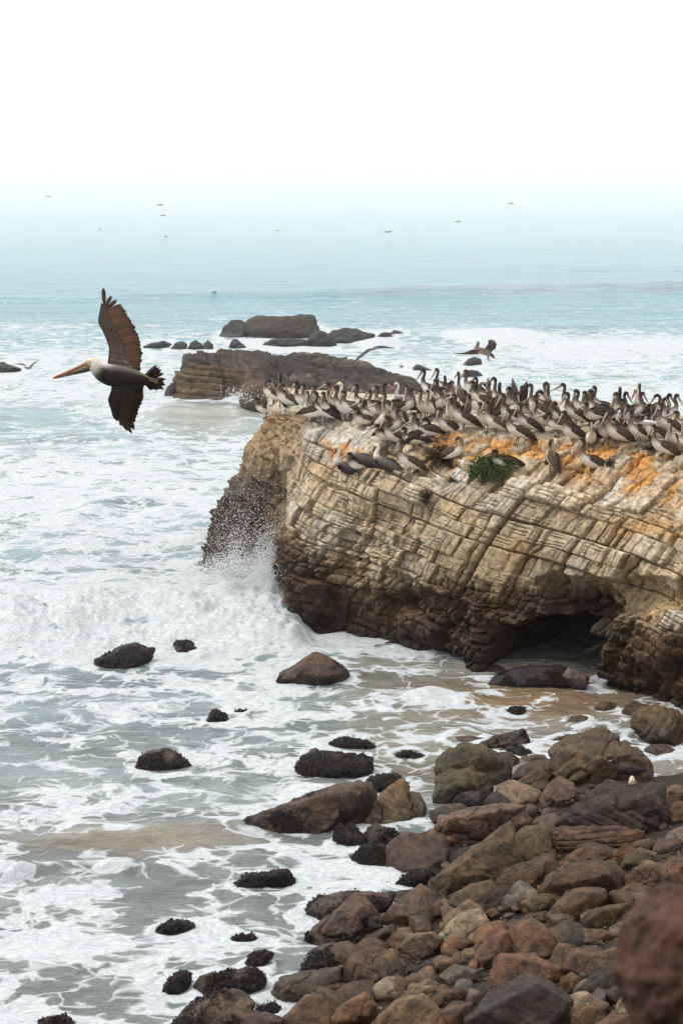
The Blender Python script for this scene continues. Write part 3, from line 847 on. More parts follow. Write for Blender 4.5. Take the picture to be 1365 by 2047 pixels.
def outline_rock(name, label, poly, off, col, ground='land', weed=0.0, p=13, sub=4, lean=0.55, thick=0.75, strata=0.0, dip=0.3, rough=1.0,
                 cat='rock', group=None, lift=0.0, D=None, weedtop=False):
    """a stone with the outline it shows in the picture, given real depth, then worn round and pitted"""
    N_ROCK[0] += 1; seed = N_ROCK[0]
    rs = np.random.RandomState(seed)
    ox, oy, s = off
    Q = np.array(poly, float) / s + [ox, oy]
    yb = Q[:, 1].max(); h_px = yb - Q[:, 1].min(); w_px = np.ptp(Q[:, 0])
    xb = Q[Q[:, 1] > yb - 0.3 * h_px, 0].mean()
    if D is None:
        g = ground_hit(xb, yb - 0.10 * h_px, ground)
        D = (g - CAM) @ FWD
    m = D / FPX
    size = min(w_px, h_px * 1.5) * m
    c2 = Q.mean(0)
    d0 = D + lean * (yb - Q[:, 1]) * m
    pts = [at_d(Q[:, 0], Q[:, 1], d0)]
    for sg, k in ((-1, 0.66), (1, 0.60)):
        q = c2 + (Q - c2) * (k + rs.uniform(-.08, .08, (len(Q), 1)))
        dd = D + lean * (yb - q[:, 1]) * m + sg * size * thick * 0.5 * rs.uniform(.8, 1.15, len(Q))
        sel = rs.permutation(len(Q))[:4 if p > 10 else 99]
        pts.append(at_d(q[sel, 0], q[sel, 1], dd[sel]))
    pts = np.concatenate(pts)
    lowm = pts[:, 2] < pts[:, 2].min() + 0.35 * np.ptp(pts[:, 2])
    dn = pts[lowm].copy(); dn[:, 2] -= 0.22 * size + 0.06; dn[:, 1] += 0.06 * size
    pts = np.concatenate([pts, dn])
    bm = bmesh.new()
    for q in pts: bm.verts.new(q)
    r = bmesh.ops.convex_hull(bm, input=bm.verts)
    cen = pts.mean(0); ext = np.maximum(np.ptp(pts, axis=0) * 0.5, 1e-3)
    planes = []
    bm.normal_update()
    for f in bm.faces:
        n = np.array(f.normal) * ext; dd = (np.array(f.verts[0].co) - cen) / ext @ n
        if dd < 0: n, dd = -n, -dd
        if dd > 1e-4: planes.append(np.append(n / dd, f.calc_area()))
    bm.free()
    planes = np.array(planes)
    if p >= 10:                                # broken faces
        Hn = (pts - cen) / ext
        for _ in range(9 if p > 12 else 5):
            n = rs.normal(size=3) * .75 + np.array([0, -.85, .30]); n /= np.linalg.norm(n)
            dd = max((Hn @ n).max() * rs.uniform(.60, .90), (Hn[:len(Q)] @ n).max() * .95)
            planes = np.concatenate([planes, [np.append(n / dd, 1.0)]])
    V, F = ico(6 if w_px * h_px > 9500 else 5)
    dots = np.clip(V @ planes[:, :3].T, 0, None)
    pe = p * 6.0
    mx = dots.max(1)
    r = 1.0 / (mx * np.power(np.power(dots / mx[:, None], pe).sum(1), 1.0 / pe))
    r *= len(planes) ** (0.30 / pe)
    L = V * r[:, None] * ext * 1.10
    Pw = L + cen
    nrm = V / ext; nrm /= np.linalg.norm(nrm, axis=1)[:, None]
    sc = 1.0 / max(size, 0.05)
    k = seed * 3.7
    cell = np.floor(fbm(Pw * sc * 2.1 + k, 2, 21) * 5) / 5
    dis = size * rough * (0.016 * fbm(Pw * sc * 1.6 + k, 4, 3, 0.65) + 0.02 * fbm(Pw * sc * 1.3 + k, 3, 5, 0.5, True) + 0.022 * fbm(Pw * sc * 6 + k, 3, 9, 0.6)
                          + 0.045 * cell - 0.05 * np.exp(-(fbm(Pw * sc * 1.2 + k, 3, 25) / 0.035) ** 2) * (rs.rand() > 0.4))
    if strata:
        ax = np.array([-dip, 0.25, 1.0]); ax /= np.linalg.norm(ax)
        sv = Pw @ ax / (0.13 * size) + 0.5 * fbm(Pw * sc * 1.2, 2, 11)
        sd = np.abs(sv - np.round(sv)); dis += strata * size * (0.06 * (hash1(np.round(sv), seed) - 0.5) - 0.045 * np.exp(-(sd / 0.09) ** 2))
    zrel = Pw[:, 2] - (0.0 if ground != 'air' else Pw[:, 2].min())
    wn = fbm(Pw * 2.6 + k, 4, 13, 0.6)
    line = 0.35 * np.ptp(Pw[:, 2])
    wd = np.zeros(len(V))
    if weed > 0:
        wd = np.clip(0.5 + (weed - 0.5) * 1.1 + 0.75 * wn + 0.35 * (0.5 - (Pw[:, 2] - Pw[:, 2].min()) / max(np.ptp(Pw[:, 2]), 1e-3)) * (0 if weedtop else 1), 0, 1)
        if weed < 0.99: pass
    lum = fbm(Pw * 9 + k, 3, 15, 0.6, True)
    dis += wd * (0.015 + 0.05 * lum + 0.03 * fbm(Pw * 21 + k, 2, 19))
    L = L + nrm * dis[:, None]
    wet = np.clip(sst(0.55, 0.1, zrel) + wd * 0.6, 0, 1)
    loc = np.array([cen[0], cen[1], Pw[:, 2].min()])
    Lw = L + cen - loc
    Lw[:, 2] += lift
    me = mesh_data(name, Lw, F, MAT_BOULDER, True, {'weed': wd, 'wet': wet})
    o = obj(name, me, None, loc)
    c = np.array(PAL[col]) * rs.uniform(0.68, 1.0) * (1 + rs.uniform(-.06, .06, 3))
    o.color = (*c, 1)
    tag(o, label, cat, group)
    if weed >= .3:
        nf = int(np.clip(w_px * h_px * .15, 120, 1000))
        ok = np.where((wd > .5) & (Pw[:, 2] > -.05))[0]
        if len(ok) > 20:
            i = rs.choice(ok, nf); c0 = Lw[i] + nrm[i] * .004
            d1 = nrm[i] * rs.uniform(.2, 1, (nf, 1)) + rs.normal(size=(nf, 3)) * .8; d1 /= np.linalg.norm(d1, axis=1)[:, None]
            d2 = np.cross(d1, rs.normal(size=(nf, 3))); d2 /= np.linalg.norm(d2, axis=1)[:, None]
            ln = rs.uniform(.010, .040, (nf, 1)); wn_ = ln * rs.uniform(.35, .7, (nf, 1))
            VV = np.stack([c0, c0 + d1 * ln * .5 + d2 * wn_, c0 + d1 * ln, c0 + d1 * ln * .5 - d2 * wn_], 1).reshape(-1, 3)
            tag(obj('seaweed', mesh_data('seaweed', VV, np.arange(nf * 4).reshape(-1, 4), MAT_WEED, False), o), kind='stuff')
    return o, Lw + loc, nrm

B1 = (465, 1420, 3.033); B2 = (865, 1400, 2.73); B3 = (300, 1750, 2.73); B4 = (765, 1700, 2.275); W = (0, 1250, 1.95)
R6 = (270, 600, 2.353); R7 = (680, 640, 4.015); L6 = (0, 640, 2.73)
BG = 'boulders heaped along the beach'; SG = 'rocks standing in the shallows'; FG = 'dark rocks far out in the surf'

ROCKS = [
 # ---- far out
 ('sea_rock', 'flat topped dark rock, largest of the far rocks in the surf', [(540,92),(600,80),(740,78),(830,86),(852,130),(856,160),(780,190),(600,190),(545,150)], R6, 'dark', dict(ground='sea', sub=5, group=FG, p=18, lean=.9, strata=.6)),
 ('sea_rock', 'rounded dark rock against the left end of the flat topped far rock', [(408,172),(424,122),(460,100),(530,112),(560,150),(556,178),(480,180)], R6, 'far', dict(ground='sea', group=FG)),
 ('sea_rock', 'humped dark rock with water pouring off, right of the flat topped far rock', [(900,185),(930,152),(985,133),(1050,148),(1122,168),(1060,188),(985,208),(920,212)], R6, 'far', dict(ground='sea', group=FG, sub=5)),
 ('sea_rock', 'jagged dark rock below the right end of the flat topped far rock', [(800,205),(830,168),(875,152),(915,170),(940,205),(880,226),(820,222)], R6, 'far', dict(ground='sea', group=FG)),
 ('sea_rock', 'low broken dark rock at the foot of the flat topped far rock', [(610,208),(640,188),(720,180),(800,188),(800,210),(740,222),(650,220)], R6, 'far', dict(ground='sea', group=FG)),
 ('sea_rock', 'leftmost low black rock in the row beside the flying pelican', [(45,216),(90,200),(120,204),(140,192),(168,210),(150,222),(70,224)], R6, 'far', dict(ground='sea', group=FG)),
 ('sea_rock', 'brownish black rock, second from the left in the far row', [(168,228),(195,204),(222,195),(244,208),(236,230),(190,232)], R6, 'far', dict(ground='sea', group=FG)),
 ('sea_rock', 'rounded black rock, third from the left in the far row', [(250,230),(258,204),(284,192),(312,206),(316,230),(280,234)], R6, 'far', dict(ground='sea', group=FG)),
 ('sea_rock', 'small black rock, fourth from the left in the far row', [(318,230),(322,202),(345,194),(368,214),(362,231),(335,234)], R6, 'far', dict(ground='sea', group=FG)),
 ('sea_rock', 'black rock with a white trickle above the long brown rock', [(444,215),(455,194),(474,186),(500,202),(520,224),(480,230),(450,226)], R6, 'far', dict(ground='sea', group=FG)),
 ('sea_rock', 'small dark rock farthest right in the far surf', [(1140,176),(1158,154),(1195,154),(1212,172),(1190,180)], R6, 'far', dict(ground='sea', group=FG)),
 ('sea_rock', 'thin dark rock awash beyond the farthest right far rock', [(1195,158),(1222,142),(1268,160),(1235,170)], R6, 'far', dict(ground='sea', group=FG)),
 ('sea_rock', 'dark wet rock with foam over it behind the raised pelican heads', [(588,404),(596,378),(622,358),(680,378),(750,404),(690,420),(620,416)], R7, 'far', dict(ground='sea', group=FG)),
 ('sea_rock', 'tiny dark rock in foam beside the tip of the long brown rock', [(474,380),(492,362),(522,388),(500,398)], R7, 'far', dict(ground='sea', group=FG)),
 ('sea_rock', 'rounded dark rock in white foam under the landing pelican', [(985,382),(1018,322),(1068,300),(1110,318),(1135,350),(1070,372),(1010,388)], R7, 'far', dict(ground='sea', group=FG)),
 ('sea_rock', 'broad dark rock in foam just above the pelican heads', [(962,462),(985,420),(1030,404),(1100,410),(1138,452),(1090,474),(1000,478)], R7, 'far', dict(ground='sea', group=FG)),
 ('sea_rock', 'dark rock at the left edge of the picture beside a flying gull', [(-60,278),(-20,236),(20,232),(70,250),(115,268),(60,284)], L6, 'far', dict(ground='sea', group=FG)),
 ('sea_rock', 'brown square rock between the long low rock and the pelican cliff', [(498,470),(515,410),(560,384),(640,400),(700,470),(660,550),(575,572),(520,525)], R6, 'brown', dict(ground='sea', sub=5, p=18, lean=.3)),
 ('sea_rock', 'small dark rock with a white trickle at the foot of the long brown rock', [(140,452),(150,415),(175,392),(205,410),(215,455),(175,464)], R6, 'dark', dict(ground='sea')),
 # ---- standing in the water
 ('weedy_rock', 'two humped black rock at the edge of the white breaker', [(365,168),(385,135),(440,120),(460,92),(520,78),(592,100),(560,138),(540,172),(440,178)], W, 'black', dict(ground='sea', weed=.75, sub=5, group=SG)),
 ('weedy_rock', 'black dome shaped rock at the edge of the white breaker', [(658,118),(672,88),(692,66),(742,66),(776,102),(772,124),(700,128)], W, 'black', dict(ground='sea', weed=.6, group=SG)),
 ('weedy_rock', 'thin black rock awash just left of the cliff foot', [(848,72),(900,60),(945,57),(978,69),(930,79),(860,80)], W, 'black', dict(ground='sea', weed=.8, group=SG)),
 ('weedy_rock', 'brown pyramid rock with black weedy sides in front of the cliff', [(1080,232),(1110,190),(1160,165),(1228,115),(1280,140),(1348,185),(1332,216),(1250,244),(1140,244)], W, 'brown', dict(ground='sea', weed=.45, sub=5, p=18, group=SG)),
 ('weedy_rock', 'small dark cone shaped rock alone in the bay', [(813,374),(824,345),(842,333),(886,362),(866,380),(830,386)], W, 'dark', dict(ground='sea', weed=.7, group=SG)),
 ('weedy_rock', 'sliver of black rock just breaking the surface beside the cone shaped rock', [(904,346),(930,334),(956,335),(940,348)], W, 'black', dict(ground='sea', weed=.8, group=SG)),
 ('weedy_rock', 'low brown rock with weedy crest alone in the foam', [(540,566),(556,512),(600,494),(660,488),(705,520),(736,548),(660,566),(580,576)], W, 'olive', dict(ground='sea', weed=.55, sub=5, group=SG)),
 ('weedy_rock', 'squared black weedy rock between the bay and the heaped boulders', [(402,330),(440,282),(560,262),(700,272),(832,284),(820,370),(795,415),(650,430),(480,415),(412,370)], B1, 'dark', dict(ground='sea', weed=.72, sub=5, p=20, group=SG)),
 ('weedy_rock', 'small pointed dark rock behind the squared weedy rock', [(440,290),(470,252),(498,232),(540,262),(520,296)], B1, 'dark', dict(ground='sea', weed=.5, group=SG)),
 ('weedy_rock', 'flat dark weedy rock beyond the squared weedy rock', [(598,206),(640,184),(690,170),(745,178),(800,195),(882,234),(800,244),(700,250)], B1, 'dark', dict(ground='sea', weed=.8, group=SG)),
 ('weedy_rock', 'flat weedy stone awash right of the squared weedy rock', [(998,280),(1030,262),(1070,256),(1155,280),(1080,294)], B1, 'dark', dict(ground='sea', weed=.8, group=SG)),
 ('weedy_rock', 'long slanting boulder, bare brown on top and weedy towards the water', [(62,705),(130,648),(250,622),(430,545),(620,472),(740,455),(800,462),(838,535),(800,620),(700,670),(560,725),(400,768),(200,780),(100,760)], B1, 'brown', dict(weed=.46, sub=5, p=20, lean=.4, thick=.6, group=SG)),
 ('weedy_rock', 'dark weedy clump behind the tan angular boulder', [(820,432),(870,402),(1000,398),(1058,482),(990,500),(900,492)], B1, 'dark', dict(ground='sea', weed=.85, group=SG)),
 ('weedy_rock', 'black weedy rock under the left side of the tan angular boulder', [(612,800),(640,722),(720,698),(795,775),(770,845),(680,858)], B1, 'dark', dict(weed=.62, group=SG)),
 ('weedy_rock', 'dark rock with a bare round top under the tan angular boulder', [(790,790),(818,730),(865,693),(930,715),(1005,765),(950,835),(850,858)], B1, 'brown', dict(weed=.5, group=SG)),
 ('weedy_rock', 'lumpy black weedy rock left of the reddish squared boulder', [(740,905),(800,838),(900,815),(955,850),(955,940),(870,968),(780,950)], B1, 'dark', dict(weed=.7, group=SG)),
 ('weedy_rock', 'oblong black weedy block alone in the foam', [(38,1045),(110,1008),(230,990),(330,976),(354,1040),(340,1058),(160,1085),(44,1090)], B1, 'black', dict(ground='sea', weed=.9, p=22, group=SG)),
 ('weedy_rock', 'weedy shelf behind the brown pyramid boulder by the water', [(462,1205),(540,1140),(720,1112),(880,1140),(960,1120),(920,1230),(700,1285),(550,1285)], B1, 'pink', dict(weed=.6, sub=5, group=SG)),
 ('weedy_rock', 'small weedy stone at the foot of the long diagonal slab', [(998,1056),(1080,988),(1212,968),(1225,1002),(1165,1055),(1060,1080)], B1, 'brown', dict(weed=.7, group=SG)),
 ('weedy_rock', 'ragged black rock awash in the foam left of the beach', [(42,328),(70,285),(115,258),(185,258),(228,286),(170,308),(90,330)], B3, 'black', dict(ground='sea', weed=.95, group=SG)),
 ('weedy_rock', 'thin black weedy rock awash nearest the brown pyramid boulder', [(438,368),(478,334),(540,332),(578,344),(540,364)], B3, 'black', dict(ground='sea', weed=.9, group=SG)),
 ('weedy_rock', 'ragged black weed covered rock in shallow water beside grey stone', [(520,500),(545,455),(585,424),(625,425),(655,440),(610,475),(570,505)], B3, 'black', dict(ground='sea', weed=.95, group=SG)),
 ('weedy_rock', 'small slanting black rock near the bottom edge in foam', [(78,630),(120,575),(165,538),(218,540),(214,580),(160,630),(110,642)], B3, 'black', dict(ground='sea', weed=.8, group=SG)),
 ('weedy_rock', 'long weedy block in the foam near the bottom edge', [(258,608),(290,565),(400,530),(560,518),(612,545),(620,602),(500,620),(370,650),(275,645)], B3, 'olive', dict(ground='sea', weed=.62, sub=5, p=18, group=SG)),
 ('weedy_rock', 'large rounded weed dotted boulder at the bottom edge', [(150,800),(190,735),(260,690),(380,650),(500,648),(545,700),(540,790),(440,870),(180,880)], B3, 'tan', dict(ground='sea', weed=.58, sub=5, group=SG)),
 ('weedy_rock', 'small black weedy rock beside the large weed dotted boulder', [(575,748),(620,715),(660,702),(695,722),(685,755),(620,762)], B3, 'black', dict(weed=.95, group=SG)),
 ('weedy_rock', 'reddish weedy rock tip at the very bottom left', [(195,1100),(260,1058),(340,1042),(400,1085),(360,1110)], (0, 1650, 2.73), 'red', dict(ground='sea', weed=.6, group=SG)),
 # ---- heaped boulders, far row
 ('boulder', 'tan angular boulder with a ledge, right of the long slanting boulder', [(730,655),(800,590),(870,535),(1012,436),(1048,480),(1078,600),(1085,690),(1000,730),(850,725),(755,695)], B1, 'tan', dict(sub=5, p=22, strata=.4, dip=-.4)),
 ('boulder', 'brown round boulder wedged behind the tan angular boulder', [(1040,520),(1070,500),(1130,508),(1172,590),(1150,690),(1085,695)], B1, 'olive', {}),
 ('boulder', 'reddish squared boulder with pitted face beside the water', [(930,850),(975,800),(1060,746),(1150,768),(1280,788),(1304,870),(1292,945),(1200,968),(1050,975),(955,960)], B1, 'red', dict(sub=5, p=18)),
 ('boulder', 'brown pyramid boulder with weedy foot at the water edge', [(855,360),(900,300),(1000,215),(1110,116),(1180,148),(1230,220),(1258,285),(1200,320),(1080,370),(920,388)], B3, 'brown', dict(sub=5, p=18, weed=.3)),
 ('boulder', 'brown peaked boulder right of the weedy shelf', [(918,1250),(1000,1172),(1135,1060),(1200,1118),(1240,1250),(1160,1310),(1000,1285)], B1, 'brown', dict(sub=5, p=18)),
 ('boulder', 'long diagonal brown slab leaning up to the right', [(-5,990),(180,850),(385,698),(425,712),(462,870),(420,945),(250,1015),(90,1078),(0,1050)], B2, 'olive', dict(sub=5, p=26, lean=.35, thick=.55, weed=.22, weedtop=True)),
 ('boulder', 'flat pinkish rock awash at the far end of the boulders', [(88,230),(130,202),(190,193),(292,214),(250,246),(120,252)], B2, 'pink', dict(ground='sea')),
 ('boulder', 'squared brown rock with weedy end beside the cove', [(252,240),(330,205),(420,185),(486,163),(506,200),(508,265),(400,282),(280,282)], B2, 'brown', dict(ground='sea', weed=.35, p=18)),
 ('boulder', 'large lumpy mossy brown boulder at the far left of the heap', [(32,380),(45,330),(110,280),(190,250),(300,275),(400,345),(415,445),(300,500),(100,480)], B2, 'moss', dict(sub=5, rough=1.7)),
 ('boulder', 'rounded mossy boulder leaning in front of the large lumpy one', [(8,500),(22,430),(80,395),(200,368),(285,420),(315,492),(250,530),(150,550),(60,578),(12,550)], B2, 'moss', dict(sub=5, rough=1.5)),
 ('boulder', 'dark weedy stone in front of the rounded mossy boulder', [(118,548),(190,508),(260,500),(335,515),(325,595),(200,610)], B2, 'dark', dict(weed=.7)),
 ('boulder', 'smooth brown stone right of the large lumpy boulder', [(335,310),(370,288),(420,285),(465,322),(445,388),(380,396)], B2, 'brown', dict(p=9)),
 ('boulder', 'weedy stone behind the smooth brown stone', [(362,282),(420,260),(490,262),(525,282),(500,326),(430,318)], B2, 'dark', dict(weed=.6)),
 ('boulder', 'light brown flat stone left of the giant boulder', [(455,348),(490,308),(560,296),(600,300),(626,332),(560,358)], B2, 'tan', dict(p=10)),
 ('boulder', 'smooth brown stone touching the giant boulder on its left', [(435,430),(475,365),(540,338),(620,322),(660,332),(660,430),(560,450)], B2, 'brown', dict(p=9)),
 ('boulder', 'brown wedge stone in front of the smooth stones left of the giant boulder', [(445,455),(520,410),(590,362),(650,415),(640,485),(560,510)], B2, 'brown', dict(p=18)),
 ('boulder', 'giant brown boulder with furrowed right slope, tallest of the heap', [(652,285),(690,240),(740,208),(900,163),(1020,218),(1110,280),(1174,330),(1170,455),(1000,482),(840,495),(700,440),(660,350)], B2, 'olive', dict(sub=5, p=20, strata=.35, dip=.9)),
 ('boulder', 'pale flat stone with dark underside in the middle of the far row', [(330,540),(362,465),(440,448),(530,475),(594,512),(560,566),(400,596),(340,582)], B2, 'pale', dict(p=18)),
 ('boulder', 'pinkish triangular stone in front of the giant boulder', [(585,530),(630,470),(690,418),(760,460),(814,505),(805,560),(700,588),(605,578)], B2, 'pink', dict(p=20)),
 ('boulder', 'large dark angular boulder with striped face where the dark gull stands', [(680,670),(800,560),(950,448),(1070,458),(1140,482),(1240,480),(1275,600),(1255,700),(1130,752),(950,705),(850,700)], B2, 'dark', dict(sub=5, p=24, strata=.5, dip=-.5)),
 ('boulder', 'layered rust brown slab under the dark angular boulder', [(622,755),(655,702),(820,688),(1000,698),(1125,712),(1085,788),(900,812),(750,850),(645,832)], B2, 'red', dict(sub=5, p=20, strata=1.0, dip=.05)),
 ('boulder', 'olive brown block between the diagonal slab and the layered slab', [(435,790),(455,735),(490,698),(625,692),(645,800),(570,905),(465,920)], B2, 'olive', dict(p=18)),
 ('boulder', 'rounded pinkish boulder with pitted end in mid heap', [(305,695),(330,645),(410,622),(500,606),(530,665),(485,718),(330,745)], B2, 'pink', dict(p=9)),
 ('boulder', 'grey brown flat stone right of the rounded pinkish boulder', [(505,710),(555,652),(620,622),(660,628),(695,668),(645,705)], B2, 'grey', dict(p=18)),
 ('boulder', 'broad low brown boulder at the left of mid heap', [(5,700),(50,635),(130,612),(220,608),(370,566),(485,588),(345,655),(315,725),(200,812),(60,795)], B2, 'pink', dict(sub=5, p=10)),
 ('boulder', 'smooth brown stone at the water behind the broad low boulder', [(-10,610),(55,575),(150,567),(205,608),(70,645),(-10,680)], B2, 'brown', dict(p=9)),
 ('boulder', 'small rounded stone with cracked top below the olive block', [(520,868),(560,825),(605,798),(662,818),(674,882),(610,890),(550,902)], B2, 'brown', dict(p=10)),
 ('boulder', 'dark pitted boulder below the olive brown block', [(345,1010),(420,930),(600,856),(684,895),(660,990),(520,1060),(375,1070)], B2, 'brown', dict(sub=5, p=13, rough=1.4)),
 ('boulder', 'flat reddish boulder under the layered slab', [(684,900),(780,818),(900,792),(962,825),(968,888),(830,902),(715,915)], B2, 'red', dict(p=10)),
 ('boulder', 'rust orange wedge stone beside the flat reddish boulder', [(965,868),(1010,815),(1052,778),(1114,828),(1060,890)], B2, 'orange', dict(p=18)),
 ('boulder', 'smooth round ochre boulder near the gravel patch', [(1032,898),(1055,850),(1130,808),(1212,838),(1220,894),(1150,918)], B2, 'olive', dict(p=8, rough=.6)),
 ('boulder', 'big smooth red brown boulder with a small stone on top', [(580,1050),(640,958),(760,892),(880,880),(972,884),(1010,940),(1006,1050),(900,1075),(700,1115),(612,1090)], B2, 'red', dict(sub=5, p=11)),
 ('boulder', 'small pinkish stone perched on the big red brown boulder', [(698,912),(712,886),(742,879),(772,903),(760,930),(715,934)], B2, 'pink', dict(p=9, ground='air', lift=0.0)),
 ('boulder', 'angular brown boulder with a flat pale top in the near heap', [(625,1180),(730,1050),(790,1033),(935,1038),(940,1085),(870,1160),(780,1215),(635,1235)], B2, 'brown', dict(sub=5, p=26)),
 ('boulder', 'dark brown boulder behind the gravel, right of the big red brown one', [(1036,1000),(1095,922),(1160,902),(1225,910),(1235,985),(1130,1040)], B2, 'brown', dict(p=13)),
 ('boulder', 'flat brown stone lying in the gravel patch', [(995,1050),(1060,1008),(1140,998),(1146,1034),(1030,1078)], B2, 'red', dict(p=14)),
 ('boulder', 'purplish boulder at the right edge behind the blurred rock', [(1215,930),(1285,872),(1365,858),(1440,900),(1440,990),(1250,1012)], B2, 'red', dict(p=11)),
 ('boulder', 'tan brown boulder at the foot of the long diagonal slab', [(98,1105),(140,1050),(205,1008),(310,986),(375,1060),(385,1140),(250,1155)], B2, 'brown', dict(p=15)),
 ('boulder', 'grey green rounded cobble right of the tan brown boulder', [(375,1082),(405,1058),(450,1052),(498,1084),(450,1130),(390,1118)], B2, 'grey', dict(p=8, rough=.6)),
 ('boulder', 'smooth ochre boulder between the cracked pair and the angular flat topped one', [(480,1110),(520,1070),(565,1053),(655,1078),(658,1145),(540,1170)], B2, 'olive', dict(p=9)),
 ('boulder', 'flat stone in the water below the corner of the cliff', [(1156,265),(1200,246),(1255,243),(1314,270),(1304,314),(1180,312)], B2, 'pink', dict(ground='sea', weed=.2)),
 ('boulder', 'smooth pale grey egg shaped stone at the right edge', [(1264,760),(1290,715),(1350,692),(1410,690),(1410,785),(1290,782)], B2, 'grey', dict(p=7, rough=.4)),
 ('boulder', 'brown boulder at the right edge behind the dark angular one', [(1240,510),(1300,488),(1410,485),(1410,590),(1280,570)], B2, 'brown', {}),
 ('boulder', 'rust red boulder at the right edge below the brown one', [(1255,590),(1320,560),(1400,556),(1410,650),(1290,672)], B2, 'red', dict(p=10)),
 ('boulder', 'small brown rock standing in the shallow cove', [(730,130),(760,98),(800,84),(844,95),(836,134),(760,142)], B2, 'brown', dict(ground='sea', weed=.3)),
 ('boulder', 'black rock in the cove with white water spilling over it', [(396,78),(415,48),(450,36),(490,44),(506,84),(450,90)], B2, 'black', dict(ground='sea', weed=.8)),
 ('boulder', 'yellowish rock at the foot of the cliff in the cove', [(886,40),(910,18),(945,8),(994,20),(985,54),(920,56)], B2, 'tan', dict(ground='sea')),
 ('boulder', 'low dark rock awash behind the giant boulder', [(636,238),(690,208),(760,192),(805,196),(770,246),(690,252)], B2, 'dark', dict(ground='sea', weed=.5)),
 ('boulder', 'dark ribbed rock at the foot of the cliff corner', [(1090,140),(1110,80),(1170,40),(1240,48),(1330,60),(1420,120),(1420,250),(1300,236),(1180,200)], B2, 'olive', dict(ground='sea', sub=5, weed=.3, strata=.9, dip=1.6)),
 ('boulder', 'reddish dark rock left of the ribbed rock by the cliff corner', [(1036,60),(1060,25),(1110,12),(1180,40),(1190,80),(1110,110),(1060,95)], B2, 'red', dict(ground='sea', weed=.2)),
 # ---- in the cave mouth; the large black boulder is added to darken it
 ('boulder', 'black wet boulder lying inside the mouth of the sea cave', [(320,1292),(380,1215),(520,1180),(700,1190),(800,1235),(840,1296),(700,1310),(450,1305)], (865,900,2.73), 'black', dict(ground='sea', weed=.5, sub=5)),
 ('boulder', 'pale rounded stone lodged in the dark of the sea cave', [(472,1215),(486,1166),(532,1164),(528,1214),(500,1225)], (865,900,2.73), 'brown', dict(ground='air', D=37.6)),
 ('boulder', 'greenish grey stone at the right side of the cave mouth', [(712,1228),(740,1190),(800,1212),(848,1240),(832,1268),(770,1262)], (865,900,2.73), 'grey', dict(ground='air', D=36.9)),
 # ---- heaped boulders, near rows
 ('boulder', 'long tan boulder lying behind the pale patched boulder', [(246,382),(290,295),(380,233),(455,268),(350,310),(285,385)], B4, 'tan', dict(p=10)),
 ('boulder', 'pale patched boulder in the middle of the near heap', [(260,395),(335,292),(430,272),(475,330),(445,390),(360,470),(275,458)], B4, 'pale', dict(sub=5, p=14, rough=1.3)),
 ('boulder', 'orange brown boulder leaning on the cracked boulder', [(390,410),(435,342),(540,322),(565,352),(435,460),(392,450)], B4, 'orange', dict(p=10)),
 ('boulder', 'left half of the big cracked red brown boulder', [(412,490),(505,348),(606,390),(592,455),(510,545),(432,535)], B4, 'red', dict(sub=5, p=16)),
 ('boulder', 'right half of the big cracked red brown boulder', [(580,352),(680,316),(755,368),(780,425),(765,500),(690,520),(610,478)], B4, 'red', dict(sub=5, p=16)),
 ('boulder', 'wide red boulder below the cracked boulder', [(490,575),(535,482),(640,478),(806,540),(790,600),(640,622),(530,660),(494,650)], B4, 'red', dict(sub=5, p=14)),
 ('boulder', 'big dark grey brown boulder at the bottom edge', [(380,775),(500,650),(660,577),(740,608),(856,690),(840,770),(750,840),(480,850),(385,820)], B4, 'dark', dict(sub=5, p=18)),
 ('boulder', 'bright orange stone beside the big dark boulder', [(806,610),(828,575),(855,558),(904,588),(886,645),(830,652)], B4, 'orange', dict(p=12)),
 ('boulder', 'smooth purplish boulder right of the wide red boulder', [(806,560),(826,475),(880,448),(940,458),(966,500),(905,580)], B4, 'red', dict(p=9)),
 ('boulder', 'brown stone wedged behind the smooth purplish boulder', [(755,510),(798,424),(872,438),(838,482),(805,560)], B4, 'brown', {}),
 ('boulder', 'brown boulder next to the blurred rock', [(895,570),(955,482),(1045,448),(1098,500),(1005,550),(922,592)], B4, 'brown', {}),
 ('boulder', 'dark slanting boulder next to the blurred rock', [(872,650),(960,570),(1085,488),(1128,560),(1118,650),(960,682)], B4, 'dark', dict(sub=5, p=18)),
 ('boulder', 'flat brown slab above the blurred rock', [(900,320),(960,268),(1105,246),(1090,305),(1005,360),(915,355)], B4, 'brown', dict(p=20)),
 ('boulder', 'brown wedge stone right of the cracked boulder', [(745,370),(800,340),(855,322),(876,360),(805,430),(768,410)], B4, 'brown', dict(p=18)),
 ('boulder', 'low reddish stone in front of the flat brown slab', [(820,410),(900,358),(1000,366),(1046,392),(960,430),(845,440)], B4, 'red', dict(p=11)),
 ('boulder', 'olive round boulder below the peaked boulder', [(-20,590),(-10,470),(50,452),(98,520),(95,600),(40,632),(-10,640)], B4, 'olive', dict(p=9)),
 ('boulder', 'ochre and grey boulder with green algae below the peaked boulder', [(65,450),(125,387),(220,378),(270,420),(205,480),(98,500)], B4, 'tan', dict(weed=.25)),
 ('boulder', 'smooth tan stone near the bottom edge', [(74,705),(125,612),(240,606),(256,640),(165,695)], B4, 'tan', dict(p=9)),
 ('boulder', 'reddish stone right of the smooth tan stone', [(205,700),(268,642),(360,626),(386,670),(295,732),(235,725)], B4, 'red', {}),
 ('boulder', 'large tan orange boulder at the bottom edge', [(-10,760),(60,690),(180,666),(265,738),(310,800),(200,880),(-10,880)], B4, 'tan', dict(sub=5, p=12)),
 ('boulder', 'pinkish stone above the smooth tan stone', [(55,630),(115,570),(222,556),(246,600),(135,620),(78,650)], B4, 'pink', {}),
